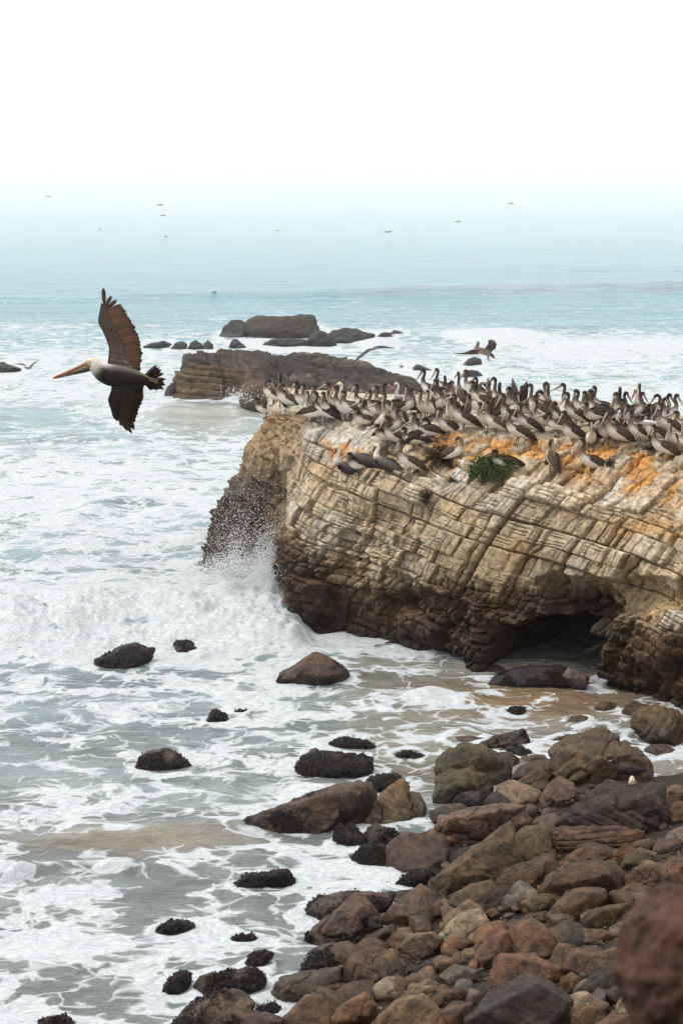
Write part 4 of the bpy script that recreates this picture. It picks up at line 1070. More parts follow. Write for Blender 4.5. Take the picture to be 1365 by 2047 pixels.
 ('boulder', 'brown stone between the tan orange boulder and the big dark one', [(244,750),(320,692),(405,698),(390,800),(300,810)], B4, 'brown', {}),
 ('boulder', 'dark cobble below the pale patched boulder', [(335,520),(378,474),(432,488),(436,540),(370,550)], B4, 'dark', {}),
 ('boulder', 'flat grey stone with a pale corner in the near heap', [(262,572),(328,518),(432,548),(436,590),(300,604)], B4, 'grey', dict(p=18)),
 ('boulder', 'dark flat stone under the ochre and grey boulder', [(115,552),(198,504),(275,518),(245,570),(158,574)], B4, 'dark', dict(p=14)),
 ('boulder', 'grey rounded cobble left of the smooth ochre boulder', [(540,240),(565,208),(605,198),(655,220),(625,272),(556,268)], B4, 'grey', dict(p=8, rough=.5)),
 ('boulder', 'long ochre stone under the smooth ochre boulder', [(612,322),(660,292),(742,278),(756,335),(680,336)], B4, 'olive', dict(p=10)),
 ('boulder', 'small orange red stone in the near heap', [(456,298),(480,270),(505,264),(534,290),(495,312)], B4, 'orange', dict(p=9)),
 ('boulder', 'brown green stone at the bottom edge right of the big dark boulder', [(844,752),(900,698),(985,718),(1006,770),(920,800),(855,792)], B4, 'olive', {}),
 ('boulder', 'small dark stone right of the bright orange stone', [(865,690),(915,653),(975,658),(940,705)], B4, 'dark', {}),
 ('boulder', 'speckled grey stone near the bottom right', [(895,712),(958,660),(1020,658),(1008,720),(950,732)], B4, 'grey', {}),
 ('boulder', 'whitish pink stone beside the blurred rock', [(1056,712),(1085,670),(1124,688),(1116,760),(1068,756)], B4, 'pale', dict(p=9)),
 ('boulder', 'red brown stone at the bottom edge under the blurred rock', [(960,800),(1035,750),(1125,756),(1130,840),(975,850)], B4, 'red', {}),
 # ---- left of the near heap
 ('boulder', 'pinkish brown boulder at the bottom edge right of the weed dotted one', [(448,805),(495,750),(560,745),(640,752),(730,795),(725,880),(465,880)], B3, 'pink', dict(p=9)),
 ('boulder', 'dark weedy stone above the long rounded brown boulder', [(840,535),(895,430),(990,403),(1066,482),(1045,550),(900,552)], B3, 'dark', dict(weed=.7)),
 ('boulder', 'smooth grey stone in the wash left of the dark weedy stone', [(840,450),(895,398),(1000,363),(1036,402),(925,448)], B3, 'grey', dict(p=10)),
 ('boulder', 'long rounded brown boulder pointing at the water', [(674,635),(715,560),(870,522),(1045,503),(1066,575),(965,650),(800,685),(685,678)], B3, 'olive', dict(sub=5, p=9)),
 ('boulder', 'brown stone tucked under the long rounded boulder', [(900,622),(978,588),(1085,592),(1088,660),(960,682)], B3, 'brown', dict(p=10)),
 ('boulder', 'angular brown boulder with flat faces near the bottom centre', [(1070,512),(1110,438),(1200,398),(1345,428),(1372,522),(1348,620),(1200,655),(1082,655)], B3, 'brown', dict(sub=5, p=26)),
 ('boulder', 'orange brown boulder with dark side at the bottom edge', [(775,755),(848,668),(940,648),(1002,755),(990,860),(770,870),(722,785)], B3, 'orange', dict(p=13, weed=.25)),
 ('boulder', 'orange angular boulder at the bottom edge', [(978,775),(1060,698),(1172,642),(1232,710),(1190,815),(995,855)], B3, 'orange', dict(sub=5, p=18)),
 ('boulder', 'dark patched boulder right of the brown pyramid boulder', [(1058,445),(1150,348),(1305,280),(1330,325),(1205,398),(1085,462)], B3, 'brown', dict(weed=.4)),
 ('boulder', 'rust brown boulder above the angular flat faced one', [(1200,405),(1290,338),(1410,288),(1410,430),(1290,430)], B3, 'orange', {}),
 ('boulder', 'orange pink boulder at the bottom edge left of the tan orange one', [(1212,815),(1290,738),(1410,700),(1410,860),(1230,860)], B3, 'orange', dict(p=10)),
 ('boulder', 'weedy stone below the angular flat faced boulder', [(980,722),(1048,668),(1145,648),(1135,698),(1000,745)], B3, 'dark', dict(weed=.5)),
]

def build_rocks():
    pts = []
    for nm, lab, poly, off, col, kw in ROCKS:
        kw = dict(kw)
        kw.setdefault('group', BG if nm == 'boulder' else None)
        if nm == 'sea_rock': kw.setdefault('rough', 2.4)
        o, Vw, n = outline_rock(nm, lab, poly, off, col, **kw)
        pts.append((o, Vw, n))
    # the out of focus rock close to the camera
    o, Vw, n = outline_rock('boulder', 'reddish rock close to the camera, out of focus at the lower right corner',
                            [(1262, 2090), (1258, 1970), (1262, 1875), (1285, 1825), (1335, 1798), (1410, 1790), (1530, 1815), (1570, 1910), (1570, 2100), (1410, 2180)],
                            (0, 0, 1), 'red', ground='air', sub=5, p=14, D=4.3, rough=2.6, thick=.9, lean=.1)
    o.color = (.085, .043, .032, 1)
    return pts

def build_cobbles():
    """cobbles wedged between the boulders and the gravel under them"""
    rs = np.random.RandomState(77)
    meshes = []
    cut = re.compile(r',| (?:with|at|in|on|between|behind|beside|right|left|under|near|below|above|next|pointing|leaning|lying|wedged|tucked|touching|by|where|standing|inside|lodged|perched|close|half|alone|awash|of)\b')
    spots = [(o.location[0], o.location[1], cut.split(o['label'])[0]) for o, _, _ in ROCK_PTS if o.name.startswith('boulder') and 'half' not in o['label']]
    V, F = ico(3)
    for k in range(14):
        ax = np.array([rs.uniform(.9, 1.3), rs.uniform(.75, 1.0), rs.uniform(.5, .8)])
        pl = rs.normal(size=(14, 3)); pl /= np.linalg.norm(pl, axis=1)[:, None]; pl /= rs.uniform(.7, 1.0, (14, 1))
        pe = 12 if k % 2 else 34
        d = np.clip(V @ pl.T, 1e-4, None); r = np.power(np.power(d, pe).sum(1), -1 / pe)
        P = V * np.clip(r, .5, 1.15)[:, None] * ax; P = P * (1 + 0.07 * fbm(P * 2 + k * 5, 3, 301))[:, None]
        meshes.append(mesh_data('cobble', P, F, MAT_BOULDER, True, {'weed': np.zeros(len(V)), 'wet': np.full(len(V), .35)}))
    pal = ['brown', 'red', 'grey', 'tan', 'olive', 'dark', 'pink', 'pale', 'grey', 'brown', 'brown', 'tan', 'olive', 'orange']
    n = 0
    while n < 290:
        px = rs.uniform(560, 1365); py = rs.uniform(1560, 2047)
        if px < itp(py, [1560, 1640, 1700, 1760, 1850, 2047], [900, 780, 840, 860, 700, 560]): continue
        g = ground_hit(px, py, 'land')
        if g[2] < 0.02 and rs.rand() < .8: continue
        r = rs.choice([.07, .11, .15, .20, .28], p=[.16, .26, .26, .20, .12])
        o = obj('cobble', meshes[rs.randint(14)], None, (g[0], g[1], g[2] + r * .25))
        o.scale = (r, r, r); o.rotation_euler = (rs.uniform(-.4, .4), rs.uniform(-.4, .4), rs.uniform(0, 6.28))
        pk = pal[rs.randint(len(pal))]; c = np.array(PAL[pk]) * rs.uniform(.6, 1.0); o.color = (*c, 1)
        near = min(spots, key=lambda q_: (q_[0] - g[0]) ** 2 + (q_[1] - g[1]) ** 2)[2]
        tag(o, f'small worn {dict(olive="olive brown", pink="pinkish brown").get(pk, pk)} cobble beside the {near}', 'stone', 'cobbles between the boulders')
        n += 1
    # gravel: one mass
    Vi, Fi = ico(1)
    m = 4000
    px = rs.uniform(540, 1800, m); py = rs.uniform(1570, 2150, m)
    k = px > itp(py, [1560, 1640, 1700, 1760, 1850, 2047], [900, 780, 840, 860, 700, 560])
    px, py = px[k], py[k]
    # ray to ground (flat enough for a short search)
    Z = np.full(len(px), 0.4)
    for _ in range(8):
        P = at_z(px, py, Z); Z = np.maximum(ground_z(P[:, 0], P[:, 1]), 0)
    P = at_z(px, py, Z)
    R = rs.uniform(.012, .04, len(P))
    rot = rs.normal(size=(len(P), 3)) * .25 + 1
    VV = (Vi[None] * R[:, None, None] * rot[:, None, :] * [1, 1, .7]) + P[:, None] + np.array([0, 0, .005])
    FF = (Fi[None] + (np.arange(len(P)) * len(Vi))[:, None, None]).reshape(-1, 3)
    cc = np.array([PAL[pal[i]] for i in rs.randint(0, len(pal), len(P))]) * rs.uniform(.5, 1.3, (len(P), 1))
    o = obj('gravel', mesh_data('gravel', VV.reshape(-1, 3), FF, flat_attr_material('gravel_stone', .6, 40, .3), True, {'Col': np.repeat(cc, len(Vi), 0)}))
    tag(o, 'small mixed gravel between the boulders', None, None, 'stuff')
# ------------------------------------------------------------------ birds
def cspline(pts, n):
    """smooth curve through control rows (any number of columns)"""
    P = np.array(pts, float)
    return catmull(P, [n] * (len(P) - 1), 0)

def sweep(ctrl, n=4, seg=12, cols=None, up=None, bias=0.0, hard=0.75):
    """tube through ctrl rows (x, y, z, half width, half height); colour rows give back and belly colours"""
    C = cspline(ctrl, n)
    K = cspline(cols, n) if cols is not None else None
    P = C[:, :3]
    T = np.gradient(P, axis=0); T /= np.linalg.norm(T, axis=1)[:, None]
    side = np.array([0, 1.0, 0]) if up is None else np.array(up, float)
    Nn = np.cross(T, side); Nn /= np.maximum(np.linalg.norm(Nn, axis=1), 1e-6)[:, None]
    S = np.cross(Nn, T)
    th = np.linspace(0, 2 * math.pi, seg, endpoint=False)
    V = P[:, None] + S[:, None] * (np.cos(th)[None, :, None] * C[:, 3][:, None, None]) + Nn[:, None] * (np.sin(th)[None, :, None] * C[:, 4][:, None, None])
    m = len(P)
    F = []
    for i in range(m - 1):
        for j in range(seg):
            F.append((i * seg + j, i * seg + (j + 1) % seg, (i + 1) * seg + (j + 1) % seg, (i + 1) * seg + j))
    V = V.reshape(-1, 3)
    F.append(tuple(range(seg))[::-1]); F.append(tuple((m - 1) * seg + j for j in range(seg)))
    col = None
    if K is not None:
        # which way is the bird's back: +z side of the section (Nn points to back when T runs tail -> head)
        w = np.clip(0.5 + hard * (np.sin(th) - bias), 0, 1); w = w * w * (3 - 2 * w)
        col = K[:, None, :3] * w[None, :, None] + K[:, None, 3:6] * (1 - w)[None, :, None]
        col = np.clip(col.reshape(-1, 3), .003, .9)
    return V, F, col

def join(parts):
    V, F, C = [], [], []; o = 0
    for v, f, c in parts:
        V.append(v); C.append(c); F += [tuple(i + o for i in q) for q in f]; o += len(v)
    return np.concatenate(V), F, np.concatenate(C)

BR = (.056, .035, .024); DK = (.035, .024, .018); WH = (.78, .71, .62); GB = (.12, .080, .056); HD = (.036, .026, .020); PALE = (.24, .19, .145)
CREAM = (.72, .62, .38); WHT = (.72, .68, .62); SLATE = (.13, .115, .10); BELLY = (.045, .034, .027)
def cr(top, bot): return tuple(top) + tuple(bot)

# outline of the body, tail to beak, for each way of standing: (x, z, half width, half height)
TRUNK = [(-.52, .155, .040, .010), (-.40, .215, .060, .028), (-.29, .285, .095, .080), (-.12, .370, .130, .135), (.05, .455, .128, .138), (.155, .545, .092, .100)]
TRUNK_FLAT = [(-.54, .285, .040, .010), (-.42, .300, .060, .028), (-.30, .325, .095, .075), (-.12, .355, .130, .125), (.06, .390, .130, .132), (.18, .440, .095, .100)]
POSES = {
 # neck raised, bill laid down along it
 'alert':  (TRUNK, [(.205, .64, .058, .064), (.200, .735, .042, .047), (.170, .83, .037, .041), (.170, .905, .038, .043), (.205, .945, .042, .047), (.248, .938, .032, .036), (.272, .925, .018, .02)], (.235, 0, .925), (.50, 0, -.866)),
 # bill pressed to the breast
 'tucked': (TRUNK, [(.190, .63, .062, .068), (.165, .72, .045, .050), (.135, .79, .040, .044), (.150, .85, .040, .046), (.195, .872, .042, .047), (.235, .855, .032, .035), (.255, .838, .018, .02)], (.222, 0, .842), (.26, 0, -.966)),
 # low, neck folded, bill level
 'rest':   (TRUNK_FLAT, [(.235, .50, .066, .070), (.215, .575, .048, .052), (.185, .630, .042, .046), (.215, .672, .042, .047), (.265, .678, .042, .045), (.305, .668, .032, .034), (.328, .660, .018, .02)], (.295, 0, .660), (.93, 0, -.36)),
 # head turned over the back, preening
 'preen':  (TRUNK, [(.205, .62, .060, .066), (.215, .715, .044, .048), (.180, .79, .040, .043), (.115, .815, .040, .044), (.065, .79, .040, .044), (.030, .755, .030, .033), (.015, .735, .018, .02)], (.035, 0, .755), (-.55, 0, -.835)),
 # neck stretched up, bill level
 'tall':   (TRUNK, [(.195, .66, .055, .060), (.195, .77, .040, .044), (.180, .88, .036, .040), (.182, .96, .037, .042), (.222, .995, .041, .046), (.265, .985, .031, .035), (.288, .975, .018, .02)], (.255, 0, .975), (.86, 0, -.50)),
}
NECK_H = {'alert': .945, 'tucked': .872, 'rest': .678, 'preen': .80, 'tall': .995}
HEAD_X = {'alert': .205, 'tucked': .195, 'rest': .265, 'preen': .075, 'tall': .222}

def body_mesh(pose, adult, tone):
    trunk, neck, b0, bd = POSES[pose]
    rows = [(x, 0, z, w, h) for x, z, w, h in trunk + neck]
    t = tone
    if adult:
        cols = [cr(SLATE, BELLY)] * 4 + [cr(SLATE, BELLY), cr(PALE, BELLY)] + [cr(WHT, WHT)] * 4 + [cr(CREAM, CREAM), cr(CREAM, WHT), cr(PALE, PALE)]
    else:
        g = tuple(c * t for c in GB); b = tuple(c * t for c in BR); hd = tuple(c * t for c in HD); pl = tuple(c * t for c in PALE)
        cols = [cr(b, b), cr(b, PALE), cr(b, WH), cr(b, WH), cr(b, WH), cr(g, WH)] + [cr(g, pl), cr(hd, g), cr(hd, g), cr(hd, hd), cr(hd, hd), cr(hd, g), cr(hd, hd)]
    V, F, C = sweep(rows, 4, 14, cols, bias=(.25 if not adult else 0), hard=1.1)
    n = fbm(V * 9, 3, 401)
    C = C * (1 + 0.2 * n)[:, None]
    return mesh_data('pelican_body', V, F, MAT_PLUME, True, {'Col': np.clip(C, .003, .9)})

def bill_mesh(pose, adult):
    b0, bd = np.array(POSES[pose][2]), np.array(POSES[pose][3])
    L = 0.335
    rows = []; cols = []
    for t, w, h in ((0, .026, .030), (.12, .026, .034), (.35, .022, .029), (.65, .017, .019), (.92, .016, .010), (1.0, .008, .010)):
        p = b0 + bd * L * t
        rows.append((p[0], p[1], p[2], w, h))
        if adult: cols.append(cr((.42, .13, .06), (.11, .07, .045)) if t < .8 else cr((.5, .22, .09), (.35, .12, .06)))
        else: cols.append(cr((.40, .35, .29), (.20, .16, .12)) if t < .8 else cr((.42, .27, .15), (.36, .25, .16)))
    V, F, C = sweep(rows, 3, 8, cols)
    return mesh_data('bill', V, F, MAT_BILL, True, {'Col': C})

def folded_wing(pose, adult, tone, sgn):
    trunk = POSES[pose][0]
    sh = np.array([trunk[4][0] + .05, trunk[4][1] + .06]); tip = np.array([trunk[0][0] - .02, trunk[0][1] + .02])
    ax = tip - sh; L = np.linalg.norm(ax); ax /= L; nz = np.array([-ax[1], ax[0]])
    if nz[1] < 0: nz = -nz
    nu, nv = 15, 9
    U = np.linspace(0, 1, nu); Vv = np.linspace(-1, 1, nv)
    hh = np.interp(U, [0, .08, .3, .55, .8, 1], [.03, .085, .118, .105, .060, .012])
    ww = np.interp(U, [0, .1, .3, .6, .85, 1], [.09, .128, .146, .125, .075, .035])
    cu = np.interp(U, [0, .3, .6, 1], [-.01, .035, .035, .0])
    out = []; col = []
    for lay in (1, 0):
        for i, u in enumerate(U):
            for v in Vv:
                c = sh + ax * L * u + nz * (v * hh[i] + cu[i])
                if v < 0: c = c + ax * 0.02 * math.sin(u * 40) * (-v)
                y = ww[i] * math.sqrt(max(0.0, 1 - 0.62 * v * v)) * (1 if lay else .80) + (.004 if lay else -.004)
                out.append((c[0], sgn * y, c[1]))
                st = 0.5 + 0.5 * math.sin(u * 34 + v * 2.5)
                st2 = 0.5 + 0.5 * math.sin(v * 11 + u * 3)
                if adult: base = np.array(SLATE) * (0.7 + 0.9 * st * st2); base = base * (1 if v > -.3 else .55)
                else:
                    base = np.array(BR) * tone * (1.05 + .25 * v); base = base + np.array((.16, .125, .095)) * (st ** 4) * (st2 ** 2) * (1 if -.75 < v < .35 else .2)
                    if u > .7: base = base * .65
                col.append(np.clip(base, .004, .8))
    F = []
    m = nu * nv
    for i in range(nu - 1):
        for j in range(nv - 1):
            a = i * nv + j
            F.append((a, a + 1, a + nv + 1, a + nv)); F.append((m + a, m + a + nv, m + a + nv + 1, m + a + 1))
    edge = [i * nv for i in range(nu)] + [(nu - 1) * nv + j for j in range(1, nv)] + [i * nv + nv - 1 for i in range(nu - 2, -1, -1)] + [j for j in range(nv - 2, 0, -1)]
    for k in range(len(edge)):
        a, b = edge[k], edge[(k + 1) % len(edge)]
        F.append((a, m + a, m + b, b))
    return mesh_data('folded_wing', np.array(out), F, MAT_PLUME, True, {'Col': np.array(col)})

def leg_mesh(sgn, top):
    y = sgn * .062; c = (.10, .092, .08)
    leg = sweep([(-.05, y, top, .022, .024), (-.035, y, top * .6, .014, .015), (-.02, y, .04, .011, .011), (-.01, y, .014, .014, .010)], 3, 6, [cr(c, c)] * 4, up=(0, 1, 0))
    V = [(-.05, y - .01, .004), (-.05, y + .01, .004), (.075, y + .055, .002), (.105, y, .004), (.075, y - .055, .002), (-.01, y, .024), (.03, y, .018)]
    F = [(0, 1, 5), (1, 2, 6, 5), (2, 3, 6), (3, 4, 6), (4, 0, 5, 6), (1, 0, 4, 3, 2)]
    V, F, C = join([leg, (np.array(V), F, np.tile(c, (7, 1)))])
    return mesh_data('leg', V, F, MAT_BILL, True, {'Col': C})

def raised_wing(adult, sgn):
    """a wing lifted off the back, feathers spread"""
    parts = []
    root = np.array([.06, sgn * .10, .52])
    for k in range(12):
        t = k / 11
        d = np.array([-.55 + .35 * t, sgn * (.35 + .35 * t), .45 + .55 * t]); d /= np.linalg.norm(d)
        L = .24 + .22 * t
        r0 = root + np.array([-.10 + .02 * t, sgn * .05 * t, .02 + .16 * t])
        parts.append(feather_geo(r0, r0 + d * L, .085, np.array([.25, sgn * 1.0, .3]), tuple(np.array((.13, .105, .085)) * (.8 + .5 * (k % 2)))))
    arm = sweep([(.08, sgn * .08, .50, .03, .04), (.0, sgn * .16, .66, .035, .06), (-.02, sgn * .24, .82, .02, .04), (-.02, sgn * .30, .95, .01, .02)], 3, 8, [cr(BR, GB)] * 4)
    V, F, C = join(parts + [arm])
    return mesh_data('raised_wing', V, F, MAT_PLUME, True, {'Col': C})

def feather_geo(a, b, w, nrm, col, n=6, camber=.02, tipcol=None):
    """one long feather as a thin, closed, slightly bowed blade"""
    a = np.array(a, float); b = np.array(b, float)
    ax = b - a; L = np.linalg.norm(ax); ax /= L
    nrm = np.array(nrm, float); nrm -= ax * (nrm @ ax); nrm /= np.linalg.norm(nrm)
    sd = np.cross(ax, nrm)
    V = []; C = []
    for i in range(n + 1):
        t = i / n
        ww = w * np.interp(t, [0, .15, .6, .85, .96, 1], [.45, .8, 1, .85, .5, .12]) * .5
        p = a + ax * L * t + nrm * camber * L * math.sin(t * math.pi)
        cc = np.array(col) if tipcol is None else np.array(col) * (1 - t) + np.array(tipcol) * t
        for k in (-1, 0, 1):
            V.append(p + sd * ww * k + nrm * (.0025 if k == 0 else 0)); C.append(cc * (1 if k == 0 else .8))
        V.append(p - nrm * .0025); C.append(cc)
    F = []
    for i in range(n):
        o = i * 4; q = o + 4
        F += [(o, o + 1, q + 1, q), (o + 1, o + 2, q + 2, q + 1), (o + 2, o + 3, q + 3, q + 2), (o + 3, o, q, q + 3)]
    F += [(0, 3, 2, 1), (n * 4, n * 4 + 1, n * 4 + 2, n * 4 + 3)]
    return np.array(V), F, np.clip(np.array(C), .003, .9)

DROP = .095
_bird = {}
def bird_meshes(pose, adult, tone_i):
    key = (pose, adult, tone_i)
    if key not in _bird:
        tone = (0.75, 1.0, 1.35)[tone_i]
        top = .215 if POSES[pose][0] is TRUNK else .20
        _bird[key] = [('body', body_mesh(pose, adult, tone)), ('bill', bill_mesh(pose, adult)), ('folded_wing', folded_wing(pose, adult, tone, 1)),
                      ('folded_wing', folded_wing(pose, adult, tone, -1)), ('leg', leg_mesh(1, top)), ('leg', leg_mesh(-1, top))]
    return _bird[key]

def cliff_hit(px, py):
    d = Vector(ray(px, py)); d.normalize()
    h = CLIFF_BVH.ray_cast(Vector(CAM), d, 80)
    return h[0], h[1]

# head position in the photograph, pose, heading (180 = facing left, 270 = towards the viewer, 0 = right, 90 = away), adult?, own label
A, T, R, P, L = 'alert', 'tucked', 'rest', 'preen', 'tall'
FLOCK = [
 (512, 797, R, 185, 0, 'brown pelican lowest at the far left tip of the plateau, bill level'), (539, 762, P, 185, 0, 'brown pelican preening at the left tip of the plateau'), (560, 748, L, 100, 0, 'long necked brown pelican with dark head highest at the left end of the flock'),
 (567, 770, P, 200, 0, None), (593, 765, A, 190, 0, None), (606, 768, T, 230, 0, None), (615, 783, T, 250, 0, None), (627, 772, T, 200, 0, None), (632, 786, A, 190, 0, None),
 (646, 785, T, 235, 0, None), (655, 767, L, 185, 0, None), (651, 801, R, 340, 0, None), (671, 774, A, 200, 0, None), (679, 768, L, 170, 1, 'white headed pelican behind the left part of the flock'),
 (686, 783, T, 200, 0, None), (712, 771, A, 185, 0, None), (722, 803, R, 188, 0, None), (738, 781, A, 190, 0, None), (752, 773, A, 180, 0, None), (770, 769, L, 10, 0, None),
 (755, 804, R, 200, 0, None), (767, 786, T, 250, 0, None), (770, 803, T, 300, 0, None), (792, 768, A, 200, 1, 'white necked pelican standing tall in the back of the flock'), (708, 817, R, 205, 0, 'brown pelican crouched on the slab edge with its bill down'),
 (772, 833, A, 200, 0, None), (752, 850, R, 190, 0, None), (805, 856, R, 188, 0, 'brown pelican resting with its bill level on the lower terrace'), (830, 838, R, 200, 0, None), (847, 839, P, 10, 0, 'brown pelican facing right and preening on the lower terrace'), (825, 826, T, 220, 0, None),
 (675, 894, A, 190, 1, 'white headed pelican standing lowest on the squared ledge'), (697, 906, R, 200, 0, 'brown pelican between the two white headed pelicans on the ledge'), (703, 876, A, 195, 1, 'white headed pelican with a red bill, highest on the squared ledge'),
 (751, 890, T, 175, 1, 'white headed dark bodied pelican preening with a wing lifted on the ledge'), (800, 882, A, 195, 0, 'brown pelican at the right end of the squared ledge'),
 (845, 741, A, 175, 0, 'brown pelican highest in the flock against the foam, left of a pair'), (872, 739, A, 190, 0, 'brown pelican highest in the flock against the foam, right of a pair'), (889, 756, T, 100, 0, None), (870, 761, A, 195, 0, None), (883, 776, T, 340, 0, None), (895, 790, T, 240, 0, None),
 (902, 764, T, 330, 0, None), (916, 748, L, 100, 0, None), (930, 742, A, 180, 0, None), (943, 764, T, 200, 0, None), (811, 770, T, 260, 0, None), (823, 779, T, 340, 0, None), (838, 780, T, 250, 0, None),
 (853, 781, T, 260, 0, 'broad white breasted pelican facing the viewer in mid flock'), (877, 816, T, 210, 0, None), (906, 790, L, 195, 0, None), (935, 792, P, 60, 0, None), (797, 820, T, 340, 0, None), (785, 800, T, 230, 0, None),
 (950, 758, L, 150, 0, None), (966, 768, P, 200, 0, None), (976, 762, T, 120, 0, None), (986, 758, L, 160, 0, None), (999, 770, T, 60, 0, None), (1013, 778, T, 200, 0, None), (1030, 786, T, 320, 0, None),
 (1044, 773, T, 330, 0, None), (1058, 771, L, 165, 0, None), (1003, 789, A, 195, 0, None), (1037, 808, A, 195, 0, 'white breasted pelican, right of three in a line at the cliff edge'), (1015, 820, A, 190, 0, 'white breasted pelican, middle of three in a line at the cliff edge'),
 (971, 803, A, 190, 2, 'greyish long necked pelican, left of three in a line at the cliff edge'), (957, 806, T, 215, 0, None), (1068, 800, A, 200, 0, None), (1089, 766, T, 330, 0, None), (1096, 773, A, 90, 0, None), (1080, 784, P, 200, 0, None),
 (1108, 806, P, 210, 0, None), (1093, 826, R, 185, 0, 'brown pelican resting on the ochre boulder with its bill level'), (1123, 770, L, 165, 0, None), (1131, 787, A, 185, 0, None), (1149, 782, T, 190, 0, None), (1165, 784, T, 200, 0, None),
 (1166, 806, R, 215, 0, None), (1185, 774, A, 200, 0, None), (1179, 783, T, 150, 0, None), (1125, 824, A, 195, 0, 'white breasted pelican beside the ochre boulder, facing left'), (1178, 839, T, 265, 0, 'white breasted pelican facing the viewer beside a dark gull'), (1195, 838, R, 230, 0, None),
 (1213, 822, A, 200, 0, 'white breasted pelican right of the dark gull, bill laid on its breast'), (1227, 787, T, 200, 0, None), (1239, 780, L, 95, 0, None), (1248, 786, A, 350, 0, None), (1240, 800, R, 190, 0, None), (1267, 778, A, 210, 1, 'cream headed pelican at the back of the right part of the flock'),
 (1278, 772, L, 100, 0, None), (1280, 786, A, 340, 0, None), (1308, 792, P, 10, 0, None), (1298, 812, T, 60, 0, None), (1316, 808, A, 200, 0, None), (1325, 797, A, 340, 0, None), (1334, 790, A, 350, 0, None), (1348, 790, A, 345, 0, None),
 (1257, 822, A, 195, 0, 'white breasted pelican under the white flying gull'), (1250, 810, T, 200, 0, None), (1333, 840, T, 250, 0, 'white breasted pelican at the cliff edge by the right border, facing the viewer'), (1304, 852, A, 195, 0, 'brown pelican at the cliff edge, second from the right border'), (1290, 828, T, 200, 0, None), (1346, 824, R, 200, 0, None), (1364, 846, T, 200, 0, None),
 (1102, 884, P, 95, 0, 'hunched brown pelican seen from behind on the ochre slope'), (1161, 878, A, 195, 0, 'white breasted pelican standing alone on the ochre slope'), (985, 901, R, 188, 0, 'brown pelican sitting on the green shrub'), (913, 876, P, 330, 0, 'small brown pelican above the dead shrub'),
]

_O = ['first', 'second', 'third', 'fourth', 'fifth', 'sixth', 'seventh', 'eighth', 'ninth', 'tenth', 'eleventh', 'twelfth', 'thirteenth', 'fourteenth', 'fifteenth', 'sixteenth', 'seventeenth', 'eighteenth', 'nineteenth', 'twentieth',
       'twenty first', 'twenty second', 'twenty third', 'twenty fourth', 'twenty fifth', 'twenty sixth', 'twenty seventh', 'twenty eighth', 'twenty ninth', 'thirtieth', 'thirty first', 'thirty second', 'thirty third', 'thirty fourth', 'thirty fifth', 'thirty sixth', 'thirty seventh', 'thirty eighth', 'thirty ninth', 'fortieth']
ORD = [o.replace(' ', '-') for o in _O] + ['forty-' + o for o in _O[:9]] + ['fiftieth'] + ['fifty-' + o for o in _O[:9]]
POSE_TXT = {A: 'with neck raised', T: 'with bill tucked', R: 'resting low', P: 'preening', L: 'with neck stretched'}

def build_flock():
    rs = random.Random(5)
    placed = []
    for i, (hx, hy, pose, head, ad, lab) in enumerate(FLOCK):
        psi = math.radians(head + rs.uniform(-8, 8))
        f = np.array([math.cos(psi), math.sin(psi), 0])
        sc = rs.uniform(.88, .99) * (1.0 if ad != 1 else 1.03)
        hh = (NECK_H[pose] - DROP) * sc; hxo = HEAD_X[pose] * sc
        m = 84.0
        foot = None
        for it in range(5):
            fx = hx - f[0] * hxo * m; fy = hy + hh * m * CP + (-f[1] * hxo * m * 0.2) * -1 * 0
            hit, nrm = cliff_hit(fx, fy)
            if hit is None or hit[1] > 49: hit = Vector(at_z(fx, max(fy, 800), 5.1))
            D = (np.array(hit) - CAM) @ FWD
            m = FPX / D
            # where the head would come out
            H = np.array(hit) + f * hxo + [0, 0, hh]
            px, py = project(H)
            hx2 = hx - px; hy2 = hy - py
            foot = hit
            if it < 4:
                # correct by nudging the target
                fx += hx2; fy += hy2
                hit2, n2 = cliff_hit(fx, fy)
                if hit2 is not None and hit2[1] < 49: foot = hit2
        adult = ad == 1
        ti = 2 if ad == 2 else rs.choice([0, 1, 1, 2])
        root = obj('pelican', None, None, foot)
        root.rotation_euler = (0, 0, psi); root.scale = (sc, sc, sc)
        parts = bird_meshes(pose, adult, ti)
        for nm, me in parts: obj(nm, me, root, None if nm == 'leg' else (0, 0, -DROP))
        placed.append((root, foot, pose, adult, lab))
    # bird lifting both wings
    hit, n = cliff_hit(1030, 838)
    if hit is None: hit = Vector(at_z(1030, 812, 5.1))
    root = obj('pelican', None, None, hit); root.rotation_euler = (0, 0, math.radians(200))
    for nm, me in bird_meshes(T, False, 1):
        if nm != 'folded_wing': obj(nm, me, root, None if nm == 'leg' else (0, 0, -DROP))
    for sgn in (1, -1): obj('raised_wing', raised_wing(False, sgn), root, (0, 0, -DROP))
    placed.append((root, hit, T, False, 'brown pelican lifting both wings at the back of the flock'))
    # rows counted from the viewer
    un = sorted([p for p in placed if not p[4]], key=lambda p: p[1][0] / p[1][1])
    dep = [p[1][1] - np.interp(p[1][0], [-1.5, 1, 2.5, 5, 8], [42.6, 41.2, 40.0, 38.6, 37.2]) for p in un]
    c1, c2 = np.quantile(dep, [1 / 3, 2 / 3])
    rows = {}
    for p, d in zip(un, dep): rows.setdefault('front' if d < c1 else ('middle' if d < c2 else 'back'), []).append(p)
    for k, ps in rows.items():
        for i, p in enumerate(ps):
            tag(p[0], f'brown pelican {POSE_TXT[p[2]]}, {ORD[i]} from left in the {k} row of the flock', 'pelican', 'pelicans crowding the clifftop')
    for p in placed:
        if p[4]: tag(p[0], p[4], 'pelican', 'pelicans crowding the clifftop')
    print('flock', len(placed), {k: len(v) for k, v in rows.items()})

